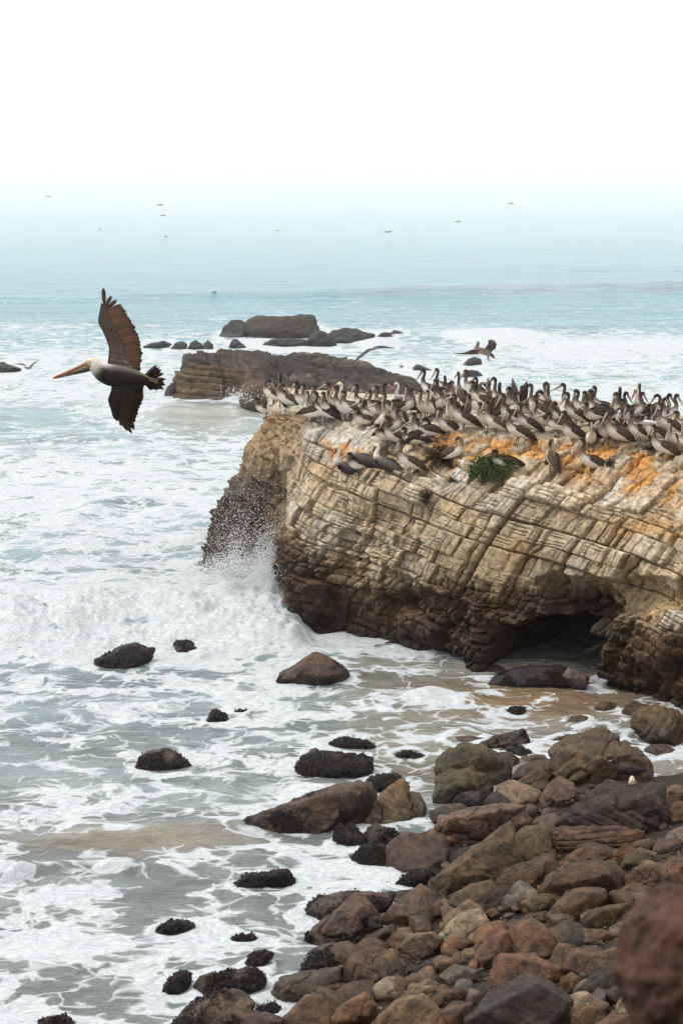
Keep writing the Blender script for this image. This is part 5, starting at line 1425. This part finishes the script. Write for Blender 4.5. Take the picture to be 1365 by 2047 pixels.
# ------------------------------------------------------------------ flying birds
def hero():
    D = 18.2; ox, oy, s = 90, 560, 5.25
    cen = at_d(240, 750, D)
    root = obj('flying_pelican', None, None, cen)
    tag(root, 'large pelican flying left with wings spread, white head and orange bill', 'pelican')
    def q(cx, cy, dd=0.0): return at_d(ox + cx / s, oy + cy / s, D + dd) - cen
    u = D / FPX / s                                    # metres per unit of the outline
    back = RGT * 0 + UPV
    # body: along the flight line; the side facing the viewer is dark below and pale above
    ctrl = [(1110, 1065, 34, 30), (1040, 1050, 62, 56), (940, 1030, 92, 84), (820, 1012, 112, 100), (700, 998, 116, 104), (610, 965, 102, 94), (552, 918, 82, 78), (510, 878, 66, 62), (468, 874, 48, 46), (436, 886, 30, 28)]
    rows = [tuple(q(x, y)) + (d * u, h * u) for x, y, h, d in ctrl]
    dk = (.030, .022, .018); br = (.06, .042, .032); gr = (.15, .125, .105); wh = (.62, .58, .53); cream = (.66, .56, .36)
    cols = [cr(br, dk), cr((.16, .13, .10), dk), cr(gr, dk), cr(gr, dk), cr((.26, .23, .20), dk), cr(wh, (.06, .05, .04)), cr(wh, (.5, .45, .36)), cr(cream, wh), cr(cream, (.5, .42, .3)), cr((.10, .08, .07), (.3, .2, .12))]
    V, F, C = sweep(rows, 6, 28, cols, up=(0, -1, 0), bias=.72, hard=1.5)
    n = fbm(V * [9, 24, 24], 3, 411); C = np.clip(C * (1 + .3 * n)[:, None], .004, .9)
    obj('body', mesh_data('body', V, F, MAT_PLUME, True, {'Col': C}), root)
    # eye
    Vs, Fs = ico(2)
    for dd in (-.05, .05):
        obj('eye', mesh_data('eye', Vs * 11 * u * [1, .6, 1] + q(478, 862, dd), Fs, MAT_BILL, True, {'Col': np.tile((.02, .015, .012), (len(Vs), 1))}), root)
    # bill: orange upper mandible, darker pouch
    up_rows = [(460, 876, 26, 28), (400, 898, 22, 24), (300, 940, 17, 22), (200, 982, 13, 20), (120, 1012, 11, 18), (86, 1030, 8, 8)]
    V, F, C = sweep([tuple(q(x, y)) + (d * u, h * u) for x, y, h, d in up_rows], 4, 10, [cr((.42, .13, .05), (.30, .10, .045))] * 4 + [cr((.50, .15, .06), (.45, .12, .05))] * 2)
    obj('upper_bill', mesh_data('upper_bill', V, F, MAT_BILL, True, {'Col': C}), root)
    lo_rows = [(548, 902, 16, 20), (480, 915, 36, 34), (410, 938, 36, 32), (310, 968, 25, 22), (210, 1000, 15, 15), (125, 1024, 9, 12), (95, 1033, 5, 6)]
    V, F, C = sweep([tuple(q(x, y)) + (d * u, h * u) for x, y, h, d in lo_rows], 4, 10, [cr((.30, .13, .06), (.30, .14, .07)), cr((.10, .075, .04), (.20, .10, .05)), cr((.10, .08, .04), (.17, .12, .08)), cr((.11, .09, .05), (.17, .14, .11)), cr((.2, .11, .06), (.2, .14, .1)), cr((.40, .13, .06), (.3, .12, .07)), cr((.45, .14, .06), (.4, .12, .06))])
    obj('bill_pouch', mesh_data('bill_pouch', V, F, MAT_BILL, True, {'Col': C}), root)
    view = -FWD
    # tail
    tips = [(1178, 893), (1205, 915), (1224, 940), (1248, 978), (1270, 1042), (1252, 1075), (1268, 1100), (1250, 1142), (1190, 1150), (1132, 1152)]
    for i, (x, y) in enumerate(tips):
        t = i / 9
        V, F, C = feather_geo(q(1040 + 20 * t, 1020 + 60 * t, .01 * i), q(x, y, .02 + .012 * i), 46 * u, view, (.075, .042, .028), tipcol=(.045, .028, .02))
        obj('tail_feather', mesh_data('tail_feather', V, F, MAT_PLUME, True, {'Col': C}), root)
    for y0, y1, dd in ((985, 1062, -.06), (1010, 1085, -.03)):
        V, F, C = sweep([tuple(q(1000, y0, dd)) + (7 * u, 7 * u), tuple(q(1090, (y0 + y1) / 2, dd)) + (6 * u, 7 * u), tuple(q(1190, y1, dd)) + (3 * u, 9 * u)], 3, 8, [cr((.22, .18, .10), (.16, .13, .08))] * 3)
        obj('foot', mesh_data('foot', V, F, MAT_BILL, True, {'Col': C}), root)
    # wings
    def wing(lead, inner, trail, depth, ncol, name):
        lead = cspline(lead, 8); inner = cspline(inner, 8)
        nL = 44; tl = np.linspace(0, 1, nL)
        li = np.stack([np.interp(tl, np.linspace(0, 1, len(lead)), lead[:, k]) for k in (0, 1)], 1)
        ii = np.stack([np.interp(tl, np.linspace(0, 1, len(inner)), inner[:, k]) for k in (0, 1)], 1)
        nc = 14
        out = []; col = []
        for lay in (-1, 1):
            for a in range(nL):
                for b in range(nc):
                    v = b / (nc - 1)
                    p = li[a] * (1 - v) + ii[a] * v
                    th = 22 * u * (math.sin(math.pi * min(1, v * .9 + .1)) ** .7) * (1 - .75 * tl[a]) * lay
                    dd = depth(tl[a]) + th + .03 * math.sin(v * math.pi) * 0
                    out.append(q(p[0], p[1], dd))
                    base = np.array((.046, .032, .023))
                    row = 0.5 + 0.5 * math.sin(tl[a] * (90 if True else 0))
                    band = max(0, math.cos((v - .35) * 16)) * .5
                    pale = (.11 * max(0, 1 - tl[a] * 2.2) * (row ** 2) * (.3 + hash1(a * 13 + b // 2, 9)) * (v > .12)) + .03 * band * hash1(a // 2 * 7 + b, 4)
                    col.append(np.clip(base * (.75 + .5 * hash1(a * 31 + b, 3)) + pale * np.array((1, .9, .78)), .004, .8))
        m = nL * nc; F = []
        for a in range(nL - 1):
            for b in range(nc - 1):
                i = a * nc + b
                F.append((i, i + 1, i + nc + 1, i + nc)); F.append((m + i, m + i + nc, m + i + nc + 1, m + i + 1))
        edge = [a * nc for a in range(nL)] + [(nL - 1) * nc + b for b in range(1, nc)] + [a * nc + nc - 1 for a in range(nL - 2, -1, -1)] + list(range(nc - 2, 0, -1))
        for k in range(len(edge)):
            i, j = edge[k], edge[(k + 1) % len(edge)]; F.append((i, m + i, m + j, j))
        w = obj(name, mesh_data(name, np.array(out), F, MAT_PLUME, True, {'Col': np.array(col)}), root)
        # flight feathers, root on the inner line, tip on the trailing edge
        n = len(trail)
        for k, (x, y, wd) in enumerate(trail):
            t = k / (n - 1)
            tt = min(1.0, t * 1.0)
            rb = np.array([np.interp(tt, np.linspace(0, 1, len(inner)), inner[:, c]) for c in (0, 1)]); lb = np.array([np.interp(tt, np.linspace(0, 1, len(lead)), lead[:, c]) for c in (0, 1)])
            r0 = rb * .72 + lb * .28
            dd = depth(tt)
            c0 = np.array(ncol) * (.65 + .4 * hash1(k, 7))  # feather brown lightened to stand in for rim light
            jx, jy = (hash1(k, 11) - .5) * 16, (hash1(k, 12) - .5) * 16
            V, F, C = feather_geo(q(r0[0], r0[1], dd + .012 + .0006 * k), q(x + jx, y + jy, dd + .03 + .0012 * k), wd * u, view, c0, n=8, camber=.03, tipcol=c0 * .75)
            obj('flight_feather', mesh_data('flight_feather', V, F, MAT_PLUME, True, {'Col': C}), w)
    up_lead = [(655, 900), (668, 800), (674, 715), (650, 640), (612, 545), (566, 460), (562, 395), (576, 325), (592, 240)]
    up_in = [(930, 925), (880, 840), (870, 760), (850, 680), (800, 585), (735, 480), (690, 400), (665, 330), (640, 262)]
    up_tr = [(1004, 936, 92), (1012, 905, 92), (1008, 872, 92), (1018, 838, 92), (1012, 806, 92), (1022, 772, 92), (1014, 728, 92), (1006, 690, 92), (998, 650, 92), (992, 612, 92), (982, 575, 92), (962, 532, 92), (948, 500, 92), (926, 466, 92), (905, 432, 92), (884, 398, 92),
             (866, 362, 92), (846, 326, 92), (822, 290, 56), (806, 254, 52), (760, 208, 44), (700, 160, 42), (622, 88, 46)]
    wing(up_lead, up_in, up_tr, lambda t: -.02 + .30 * t, (.105, .052, .031), 'wing')
    dn_lead = [(702, 1085), (694, 1160), (664, 1250), (676, 1310), (694, 1360), (712, 1430), (752, 1480)]
    dn_in = [(985, 1095), (950, 1150), (900, 1220), (860, 1290), (835, 1350), (815, 1420), (805, 1470)]
    dn_tr = [(1036, 1120, 92), (1043, 1150, 92), (1040, 1185, 92), (1036, 1222, 92), (1026, 1262, 92), (1012, 1300, 92), (998, 1338, 92), (982, 1375, 92), (970, 1412, 92), (958, 1450, 92), (950, 1490, 92), (946, 1530, 50), (940, 1574, 46), (914, 1604, 44), (866, 1584, 42), (800, 1528, 40)]
    wing(dn_lead, dn_in, dn_tr, lambda t: -.03 + .62 * t, (.125, .064, .037), 'wing')
    return root

def simple_flier(name, label, cat, D, off, body, bcol, wings, group=None, bill=None, legs=(), fcol=(.10, .08, .065), nf=9, seg=10):
    """bird on the wing: body tube, two feathered wings traced as leading edge and trailing edge, bill"""
    ox, oy, s = off
    bx, by = np.mean([b[0] for b in body]) / s + ox, np.mean([b[1] for b in body]) / s + oy
    cen = at_d(bx, by, D)
    root = obj(name, None, None, cen); tag(root, label, cat, group)
    def q(x, y, dd=0.0): return at_d(ox + x / s, oy + y / s, D + dd) - cen
    u = D / FPX / s
    V, F, C = sweep([tuple(q(x, y)) + (r * u, r * u) for x, y, r in body], 5, seg, [cr(a, b) for a, b in bcol])
    obj('body', mesh_data('body', V, F, MAT_PLUME, True, {'Col': C}), root)
    if bill:
        (x0, y0, r0), (x1, y1, r1), c = bill
        V, F, C = sweep([tuple(q(x0, y0)) + (r0 * u, r0 * u), tuple(q((x0 + x1) / 2, (y0 + y1) / 2)) + (r0 * .8 * u, r0 * .9 * u), tuple(q(x1, y1)) + (r1 * u, r1 * u)], 3, 8, [cr(c, c)] * 3)
        obj('bill', mesh_data('bill', V, F, MAT_BILL, True, {'Col': C}), root)
    for (x0, y0), (x1, y1) in legs:
        V, F, C = sweep([tuple(q(x0, y0)) + (7 * u, 7 * u), tuple(q(x1, y1)) + (5 * u, 5 * u), tuple(q(x1 + 8, y1 + 6)) + (12 * u, 4 * u)], 3, 6, [cr((.12, .10, .08), (.12, .1, .08))] * 3)
        obj('leg', mesh_data('leg', V, F, MAT_BILL, True, {'Col': C}), root)
    for lead, trail, d0, d1, th in wings:
        Lc = cspline(lead, 6); Tc = cspline(trail, 6)
        n = 28; tl = np.linspace(0, 1, n)
        li = np.stack([np.interp(tl, np.linspace(0, 1, len(Lc)), Lc[:, k]) for k in (0, 1)], 1); ti = np.stack([np.interp(tl, np.linspace(0, 1, len(Tc)), Tc[:, k]) for k in (0, 1)], 1)
        out = []; col = []; nc = 6
        for lay in (-1, 1):
            for a in range(n):
                for b in range(nc):
                    v = b / (nc - 1); p = li[a] * (1 - v) + ti[a] * v
                    if b == nc - 1 and a % 3 == 0: p = p + (li[a] - ti[a]) * .10
                    out.append(q(p[0], p[1], d0 + (d1 - d0) * tl[a] + lay * th * u * (1 - v * .95) * (1 - .6 * tl[a]) + v * .25))
                    col.append(np.array(fcol) * (.7 + .6 * hash1(a // 3 * 7 + (b > 2) * 3, 5)) * (1.1 - .35 * v))
        m = n * nc; F = []
        for a in range(n - 1):
            for b in range(nc - 1):
                i = a * nc + b; F.append((i, i + 1, i + nc + 1, i + nc)); F.append((m + i, m + i + nc, m + i + nc + 1, m + i + 1))
        edge = [a * nc for a in range(n)] + [(n - 1) * nc + b for b in range(1, nc)] + [a * nc + nc - 1 for a in range(n - 2, -1, -1)] + list(range(nc - 2, 0, -1))
        for k in range(len(edge)):
            i, j = edge[k], edge[(k + 1) % len(edge)]; F.append((i, m + i, m + j, j))
        obj('wing', mesh_data('wing', np.array(out), F, MAT_PLUME, True, {'Col': np.clip(np.array(col), .004, .9)}), root)
    return root, q, u

def build_fliers():
    br, wh, dk, gy = (.13, .095, .07), (.62, .60, .57), (.05, .04, .03), (.22, .20, .19)
    root, q, u = simple_flier('landing_pelican', 'brown pelican coming in to land above the flock, feet down', 'pelican', 58, R7,
        [(1102, 172, 9), (1104, 190, 14), (1098, 215, 13), (1112, 240, 24), (1150, 252, 27), (1190, 268, 22), (1215, 282, 14), (1232, 300, 8)],
        [(br, br)] * 3 + [(br, (.3, .22, .16))] * 3 + [(dk, br)] * 2,
        [([(1118, 240), (1060, 236), (985, 262), (925, 262), (868, 237)], [(1112, 275), (1050, 277), (985, 276), (930, 268), (872, 240)], -.1, -.5, 6),
         ([(1150, 236), (1170, 210), (1186, 188), (1190, 160)], [(1205, 262), (1225, 245), (1250, 225), (1250, 178)], .1, .5, 6)],
        bill=((1098, 188, 8), (1054, 264, 4), (.40, .36, .31)), legs=(((1180, 280), (1190, 318)), ((1220, 284), (1232, 300))), fcol=(.075, .045, .03))
    for i, (x, y) in enumerate([(1189, 157), (1204, 151), (1220, 150), (1236, 156), (1249, 172), (1256, 192)]):
        V, F, C = feather_geo(q(1195 + i * 4, 215, .3), q(x, y, .5), 13 * u, -FWD, (.06, .036, .025))
        obj('flight_feather', mesh_data('flight_feather', V, F, MAT_PLUME, True, {'Col': C}), root)
    simple_flier('gliding_gull', 'grey bird gliding with bowed wings above the long brown rock', 'gull', 60, R7,
        [(228, 246, 4), (240, 238, 8), (262, 230, 10), (290, 224, 8), (310, 222, 4)], [(gy, gy)] * 5,
        [([(262, 224), (220, 232), (170, 268), (130, 305), (104, 334)], [(285, 238), (240, 250), (190, 284), (140, 322), (106, 337)], .0, -.4, 5),
         ([(262, 216), (300, 206), (345, 204), (390, 214), (438, 222)], [(285, 236), (320, 228), (355, 226), (395, 228), (436, 227)], .0, .4, 5)], fcol=(.14, .135, .13))
    simple_flier('flying_gull', 'grey brown gull flying low by the left edge rock', 'gull', 84, L6,
        [(138, 258, 3), (148, 262, 6), (160, 262, 7), (172, 260, 4), (180, 257, 2)], [(gy, gy)] * 5,
        [([(152, 256), (135, 240), (118, 236), (78, 238)], [(160, 262), (138, 250), (118, 244), (82, 240)], 0, -.5, 3), ([(158, 256), (170, 244), (186, 232), (212, 218)], [(166, 262), (178, 252), (192, 238), (212, 221)], 0, .5, 3)], bill=((138, 258, 2), (130, 258, 1), (.3, .2, .1)), fcol=(.16, .14, .12))
    simple_flier('flying_gull', 'white gull with dark wing tip flying in front of the right part of the flock', 'gull', 37.4, (1205, 750, 8.53),
        [(560, 812, 8), (620, 808, 26), (720, 802, 40), (810, 806, 36), (870, 812, 28), (912, 820, 18)], [(gy, wh)] * 2 + [(wh, wh)] * 4,
        [([(700, 770), (580, 760), (470, 752), (330, 735), (232, 704)], [(700, 800), (590, 800), (480, 790), (350, 764), (236, 716)], 0, -.25, 12), ([(760, 775), (820, 758), (880, 750), (935, 750)], [(720, 800), (800, 790), (860, 782), (930, 760)], .05, .45, 10)],
        bill=((918, 824, 10), (948, 836, 4), (.5, .32, .06)), fcol=(.30, .29, .28))
    far = [(775, 464, 12, 300, 'dark bird far out over the sea, largest of the distant specks'), (320, 410, 11, 330, 'upper of two small birds far out at the left'), (326, 431, 9, 330, 'lower of two small birds far out at the left'), (97, 393, 9, 420, 'tiny bird near the haze at the far left'),
           (1020, 407, 9, 380, 'tiny bird near the haze at the right'), (428, 584, 10, 160, 'small dark bird low over the water above the far rocks'), (915, 443, 10, 320, 'tiny pale bird over the open sea right of centre'), (555, 461, 6, 330, 'tiny bird just right of the mid sea'), (200, 458, 6, 330, 'tiny bird low at the left over open sea'), (332, 473, 6, 300, 'lowest tiny bird below the pair at the left')]
    for i, (x, y, w, D, lab) in enumerate(far):
        simple_flier('distant_bird', lab, 'bird', D, (x, y, 1), [(-w * .25, .5, .4), (-w * .1, .3, .9), (w * .1, .2, .9), (w * .3, 0, .3)], [(dk, dk)] * 4,
            [([(0, 0), (-w * .3, -w * .16), (-w * .6, -w * .02)], [(w * .1, .8), (-w * .25, .2), (-w * .58, .3)], 0, -.3, .3), ([(0, 0), (w * .3, -w * .2), (w * .6, -w * .1)], [(w * .1, .8), (w * .3, .2), (w * .6, .1)], 0, .3, .3)], 'distant birds over the sea', fcol=(.06, .055, .05), seg=6)

def standing_gull(label, px, py, heading, sc, dark, lie=False, ground=None):
    hit = ground if ground is not None else cliff_hit(px, py)[0]
    root = obj('gull', None, None, hit); root.rotation_euler = (0, 0, math.radians(heading)); root.scale = (sc,) * 3
    tag(root, label, 'gull')
    z0 = -.10 if lie else 0
    c = (.045, .036, .030) if dark else (.6, .58, .55); g = (.06, .048, .042) if dark else (.24, .24, .25)
    rows = [(-.30, .20, .012, .008), (-.20, .21, .04, .03), (-.08, .22, .075, .075), (.05, .235, .08, .085), (.12, .275, .055, .06), (.145, .325, .036, .038), (.155, .365, .034, .036), (.18, .38, .034, .034), (.205, .375, .02, .02)]
    V, F, C = sweep([(x, 0, z + z0, w, h) for x, z, w, h in rows], 4, 10, [cr(g, c)] * 4 + [cr(c, c)] * 5)
    obj('body', mesh_data('body', V, F, MAT_PLUME, True, {'Col': C}), root)
    V, F, C = sweep([(.20, 0, .376 + z0, .012, .013), (.235, 0, .370 + z0, .009, .011), (.262, 0, .362 + z0, .004, .005)], 3, 6, [cr((.35, .3, .27), (.3, .25, .2))] * 3)
    obj('bill', mesh_data('bill', V, F, MAT_BILL, True, {'Col': C}), root)
    for sg in (1, -1):
        V, F, C = sweep([(.06, sg * .07, .27 + z0, .02, .05), (-.08, sg * .082, .255 + z0, .02, .062), (-.2, sg * .055, .235 + z0, .014, .04), (-.36, sg * .02, .215 + z0, .006, .012)], 4, 8, [cr(g, g)] * 3 + [cr((.02,) * 3, (.02,) * 3)])
        obj('folded_wing', mesh_data('folded_wing', V, F, MAT_PLUME, True, {'Col': C}), root)
        if not lie:
            V, F, C = sweep([(0, sg * .03, .16, .012, .012), (.0, sg * .03, .02, .007, .007), (.03, sg * .03, .006, .025, .005)], 3, 6, [cr((.05, .04, .035), (.05, .04, .035))] * 3)
            obj('leg', mesh_data('leg', V, F, MAT_BILL, True, {'Col': C}), root)
    return root
# ------------------------------------------------------------------ spray, plants, small things
def build_spray():
    rs = np.random.RandomState(12)
    pts = []; rad = []
    def cloud(n, fx, fy, d0, d1, r0, r1):
        px = fx(n); py = fy(px, n); d = rs.uniform(d0, d1, n)
        pts.append(at_y(px, py, d)); rad.append(r0 + (r1 - r0) * rs.rand(n) ** 2.5)
    # burst against the end of the cliff: thick at the foot, thinning upwards
    def up(n): return np.clip(rs.normal(485, 42, n), 398, 566)
    cloud(6500, up, lambda px, n: 1170 - rs.exponential(62, n) - 10 * np.sin(px / 17.0), 42.2, 44.0, .003, .011)
    cloud(2600, lambda n: np.clip(rs.normal(490, 36, n), 420, 560), lambda px, n: 1150 - rs.uniform(0, 225, n) * rs.rand(n) ** .5, 42.4, 44.2, .003, .010)
    for cx, cy, sx, sy, n in ((540, 1130, 16, 34, 4200), (500, 1140, 30, 18, 4200), (440, 1135, 26, 14, 2400), (470, 1105, 8, 20, 500), (553, 1100, 8, 22, 900), (520, 1120, 10, 22, 600)):
        cloud(n, lambda n: rs.normal(cx, sx, n), lambda px, n: cy + rs.normal(0, sy, n), 41.6, 43.2, .004, .012)
    # torn crest of the breaker and small splashes
    cloud(2600, lambda n: rs.uniform(-30, 585, n), lambda px, n: 1215 + 25 * np.sin(px / 60.0) + rs.normal(0, 42, n), 40.0, 41.0, .003, .010)
    cloud(900, lambda n: rs.normal(490, 22, n), lambda px, n: 800 - np.abs(rs.normal(0, 12, n)), 78, 80, .008, .026)
    cloud(500, lambda n: rs.normal(235, 26, n), lambda px, n: 1742 + rs.normal(0, 6, n), 25.6, 26.2, .004, .012)
    P = np.concatenate(pts); R = np.concatenate(rad)
    k = P[:, 2] > 0.02; P, R = P[k], R[k]
    O = np.array([[1, 0, 0], [-1, 0, 0], [0, 1, 0], [0, -1, 0], [0, 0, 1], [0, 0, -1]], float)
    OF = np.array([[0, 2, 4], [2, 1, 4], [1, 3, 4], [3, 0, 4], [2, 0, 5], [1, 2, 5], [3, 1, 5], [0, 3, 5]])
    st = 1 + rs.rand(len(P), 3) * .6
    V = (O[None] * (R[:, None] * st)[:, None, :]) + P[:, None]
    F = (OF[None] + (np.arange(len(P)) * 6)[:, None, None]).reshape(-1, 3)
    t = NT('spray_drops'); t.bsdf((.80, .82, .83, 1), 0.6, None, .3)
    o = obj('sea_spray', mesh_data('sea_spray', V.reshape(-1, 3), F, t.m))
    tag(o, 'white spray and droplets thrown up where the breaker hits the cliff', None, None, 'stuff')

def leaf_material(name, c1, c2):
    t = NT(name)
    oi = t.n('ShaderNodeTexCoord').outputs['Object']
    n = t.noise(oi, 14, 3, .6)
    col = t.mix(t.sstep(n.outputs['Fac'], .35, .65), (*c1, 1), (*c2, 1))
    t.bsdf(col, .7, None, .25)
    return t.m

def shrub(name, label, px, py, w, h, nleaf, lf, c1, c2, seed, twigs=60, cat='shrub'):
    """low plant rooted on the cliff: woody twigs, then leaves set along and round them"""
    rs = np.random.RandomState(seed)
    hit, nrm = cliff_hit(px, py)
    hit = np.array(hit); nrm = np.array(nrm)
    if nrm @ (CAM - hit) < 0: nrm = -nrm
    up = nrm * .6 + np.array([0, 0, .6]); up /= np.linalg.norm(up)
    e1 = np.cross(up, [0, 0.3, 1.0]); e1 /= np.linalg.norm(e1); e2 = np.cross(up, e1)
    hit = hit + up * .06
    root = obj(name, None, None, hit); tag(root, label, cat)
    parts = []; ends = []
    for k in range(twigs):
        a = rs.uniform(0, 6.28); r = math.sqrt(rs.rand())
        end = e1 * math.cos(a) * r * w + e2 * math.sin(a) * r * h + up * (1 - .7 * r * r) * h * rs.uniform(.35, .8)
        base = end * rs.uniform(.0, .25) - up * .03
        mid = (base + end) * .5 + up * .1 * h + rs.normal(size=3) * .03
        parts.append(sweep([tuple(base) + (.006, .006), tuple(mid) + (.005, .005), tuple(end) + (.002, .002)], 2, 4, [cr((.05, .032, .02), (.04, .026, .018))] * 3))
        ends.append((mid, end))
    V, F, C = join(parts)
    obj('twigs', mesh_data('twigs', V, F, MAT_PLUME, True, {'Col': C}), root)
    if nleaf:
        i = rs.randint(0, twigs, nleaf); t = rs.rand(nleaf)[:, None] ** .6
        M = np.array([e[0] for e in ends])[i]; E = np.array([e[1] for e in ends])[i]
        c = M * (1 - t) + E * t + rs.normal(size=(nleaf, 3)) * .035
        d1 = rs.normal(size=(nleaf, 3)); d1 /= np.linalg.norm(d1, axis=1)[:, None]
        d2 = np.cross(d1, rs.normal(size=(nleaf, 3))); d2 /= np.linalg.norm(d2, axis=1)[:, None]
        L = rs.uniform(.6, 1.2, (nleaf, 1)) * lf
        Vv = np.stack([c - d1 * L, c + d2 * L * .45, c + d1 * L, c - d2 * L * .45], 1).reshape(-1, 3)
        Ff = np.arange(nleaf * 4).reshape(-1, 4)
        obj('foliage', mesh_data('foliage', Vv, Ff, leaf_material(name + '_leaf', c1, c2), False), root)
    return root

def build_small():
    shrub('green_shrub', 'low green shrub on the cliff shoulder with a pelican sitting on it', 985, 944, .62, .42, 7000, .026, (.022, .050, .012), (.075, .115, .030), 3, 90)
    shrub('dead_shrub', 'dark dry tangled shrub left of the green shrub', 880, 922, .55, .42, 2600, .020, (.030, .018, .012), (.075, .028, .018), 4, 260)
    shrub('dead_shrub', 'small dark tuft of dry plant in the gully below the tangled shrub', 850, 1000, .22, .34, 500, .014, (.06, .032, .018), (.04, .022, .014), 5, 90)
    shrub('green_shrub', 'small green tuft beside the ledge birds', 822, 928, .22, .12, 700, .015, (.020, .042, .012), (.05, .07, .02), 6, 30)
    shrub('dry_tuft', 'dark tuft under the hunched pelican', 1100, 926, .18, .10, 500, .014, (.03, .026, .012), (.05, .04, .018), 7, 40)
    shrub('dry_tuft', 'dark tuft on the bare ochre slope right of the lone pelican', 1216, 930, .12, .12, 400, .013, (.028, .02, .012), (.05, .032, .018), 8, 40)
    shrub('dry_tuft', 'dark mat of plant at the rim near the right border', 1297, 900, .30, .10, 700, .014, (.03, .028, .014), (.045, .04, .018), 9, 50)
    shrub('green_shrub', 'thin green tuft among blocks below the dead shrub', 905, 962, .16, .14, 420, .014, (.03, .042, .014), (.055, .06, .02), 10, 30)
    # gull and white stone on the dark angular boulder
    o, V, n = next(r for r in ROCK_PTS if 'where the dark gull stands' in r[0]['label'])
    px, py = project(V)
    def top_at(x):
        k = np.where(np.abs(px - x) < 7)[0]; return V[k[np.argmin(py[k])]]
    g = top_at(1250); standing_gull('dark brown gull standing on the dark angular boulder', 0, 0, 182, 1.05, True, False, Vector(g - [0, 0, .02]))
    s = top_at(1264)
    Vi, Fi = ico(3)
    P = Vi * [.055, .05, .085]; P[:, 0] *= 1 - .35 * (P[:, 2] / .085); P *= (1 + .18 * fbm(P * 18, 2, 5))[:, None]
    st = obj('white_stone', mesh_data('white_stone', P, Fi, MAT_BOULDER, True, {'weed': np.zeros(len(P)), 'wet': np.zeros(len(P))}), None, Vector(s - FWD * .1 + [0, 0, .06]))
    st.color = (.62, .60, .56, 1)
    tag(st, 'white pointed stone on top of the dark angular boulder', 'stone')
sea = build_sea()
cliff, CLIFF_BVH = build_cliff()
reef = build_reef()
beach = build_beach()
build_shade_slope()
ROCK_PTS = build_rocks()
build_cobbles()
build_flock()
hero()
build_fliers()
standing_gull('dark grey gull lying between pelicans on the ochre rim', 1197, 878, 170, 1.25, True, True)
standing_gull('white gull standing in the middle of the right part of the flock', 1236, 856, 260, 1.1, False)
build_small()
build_spray()
haze = build_haze()
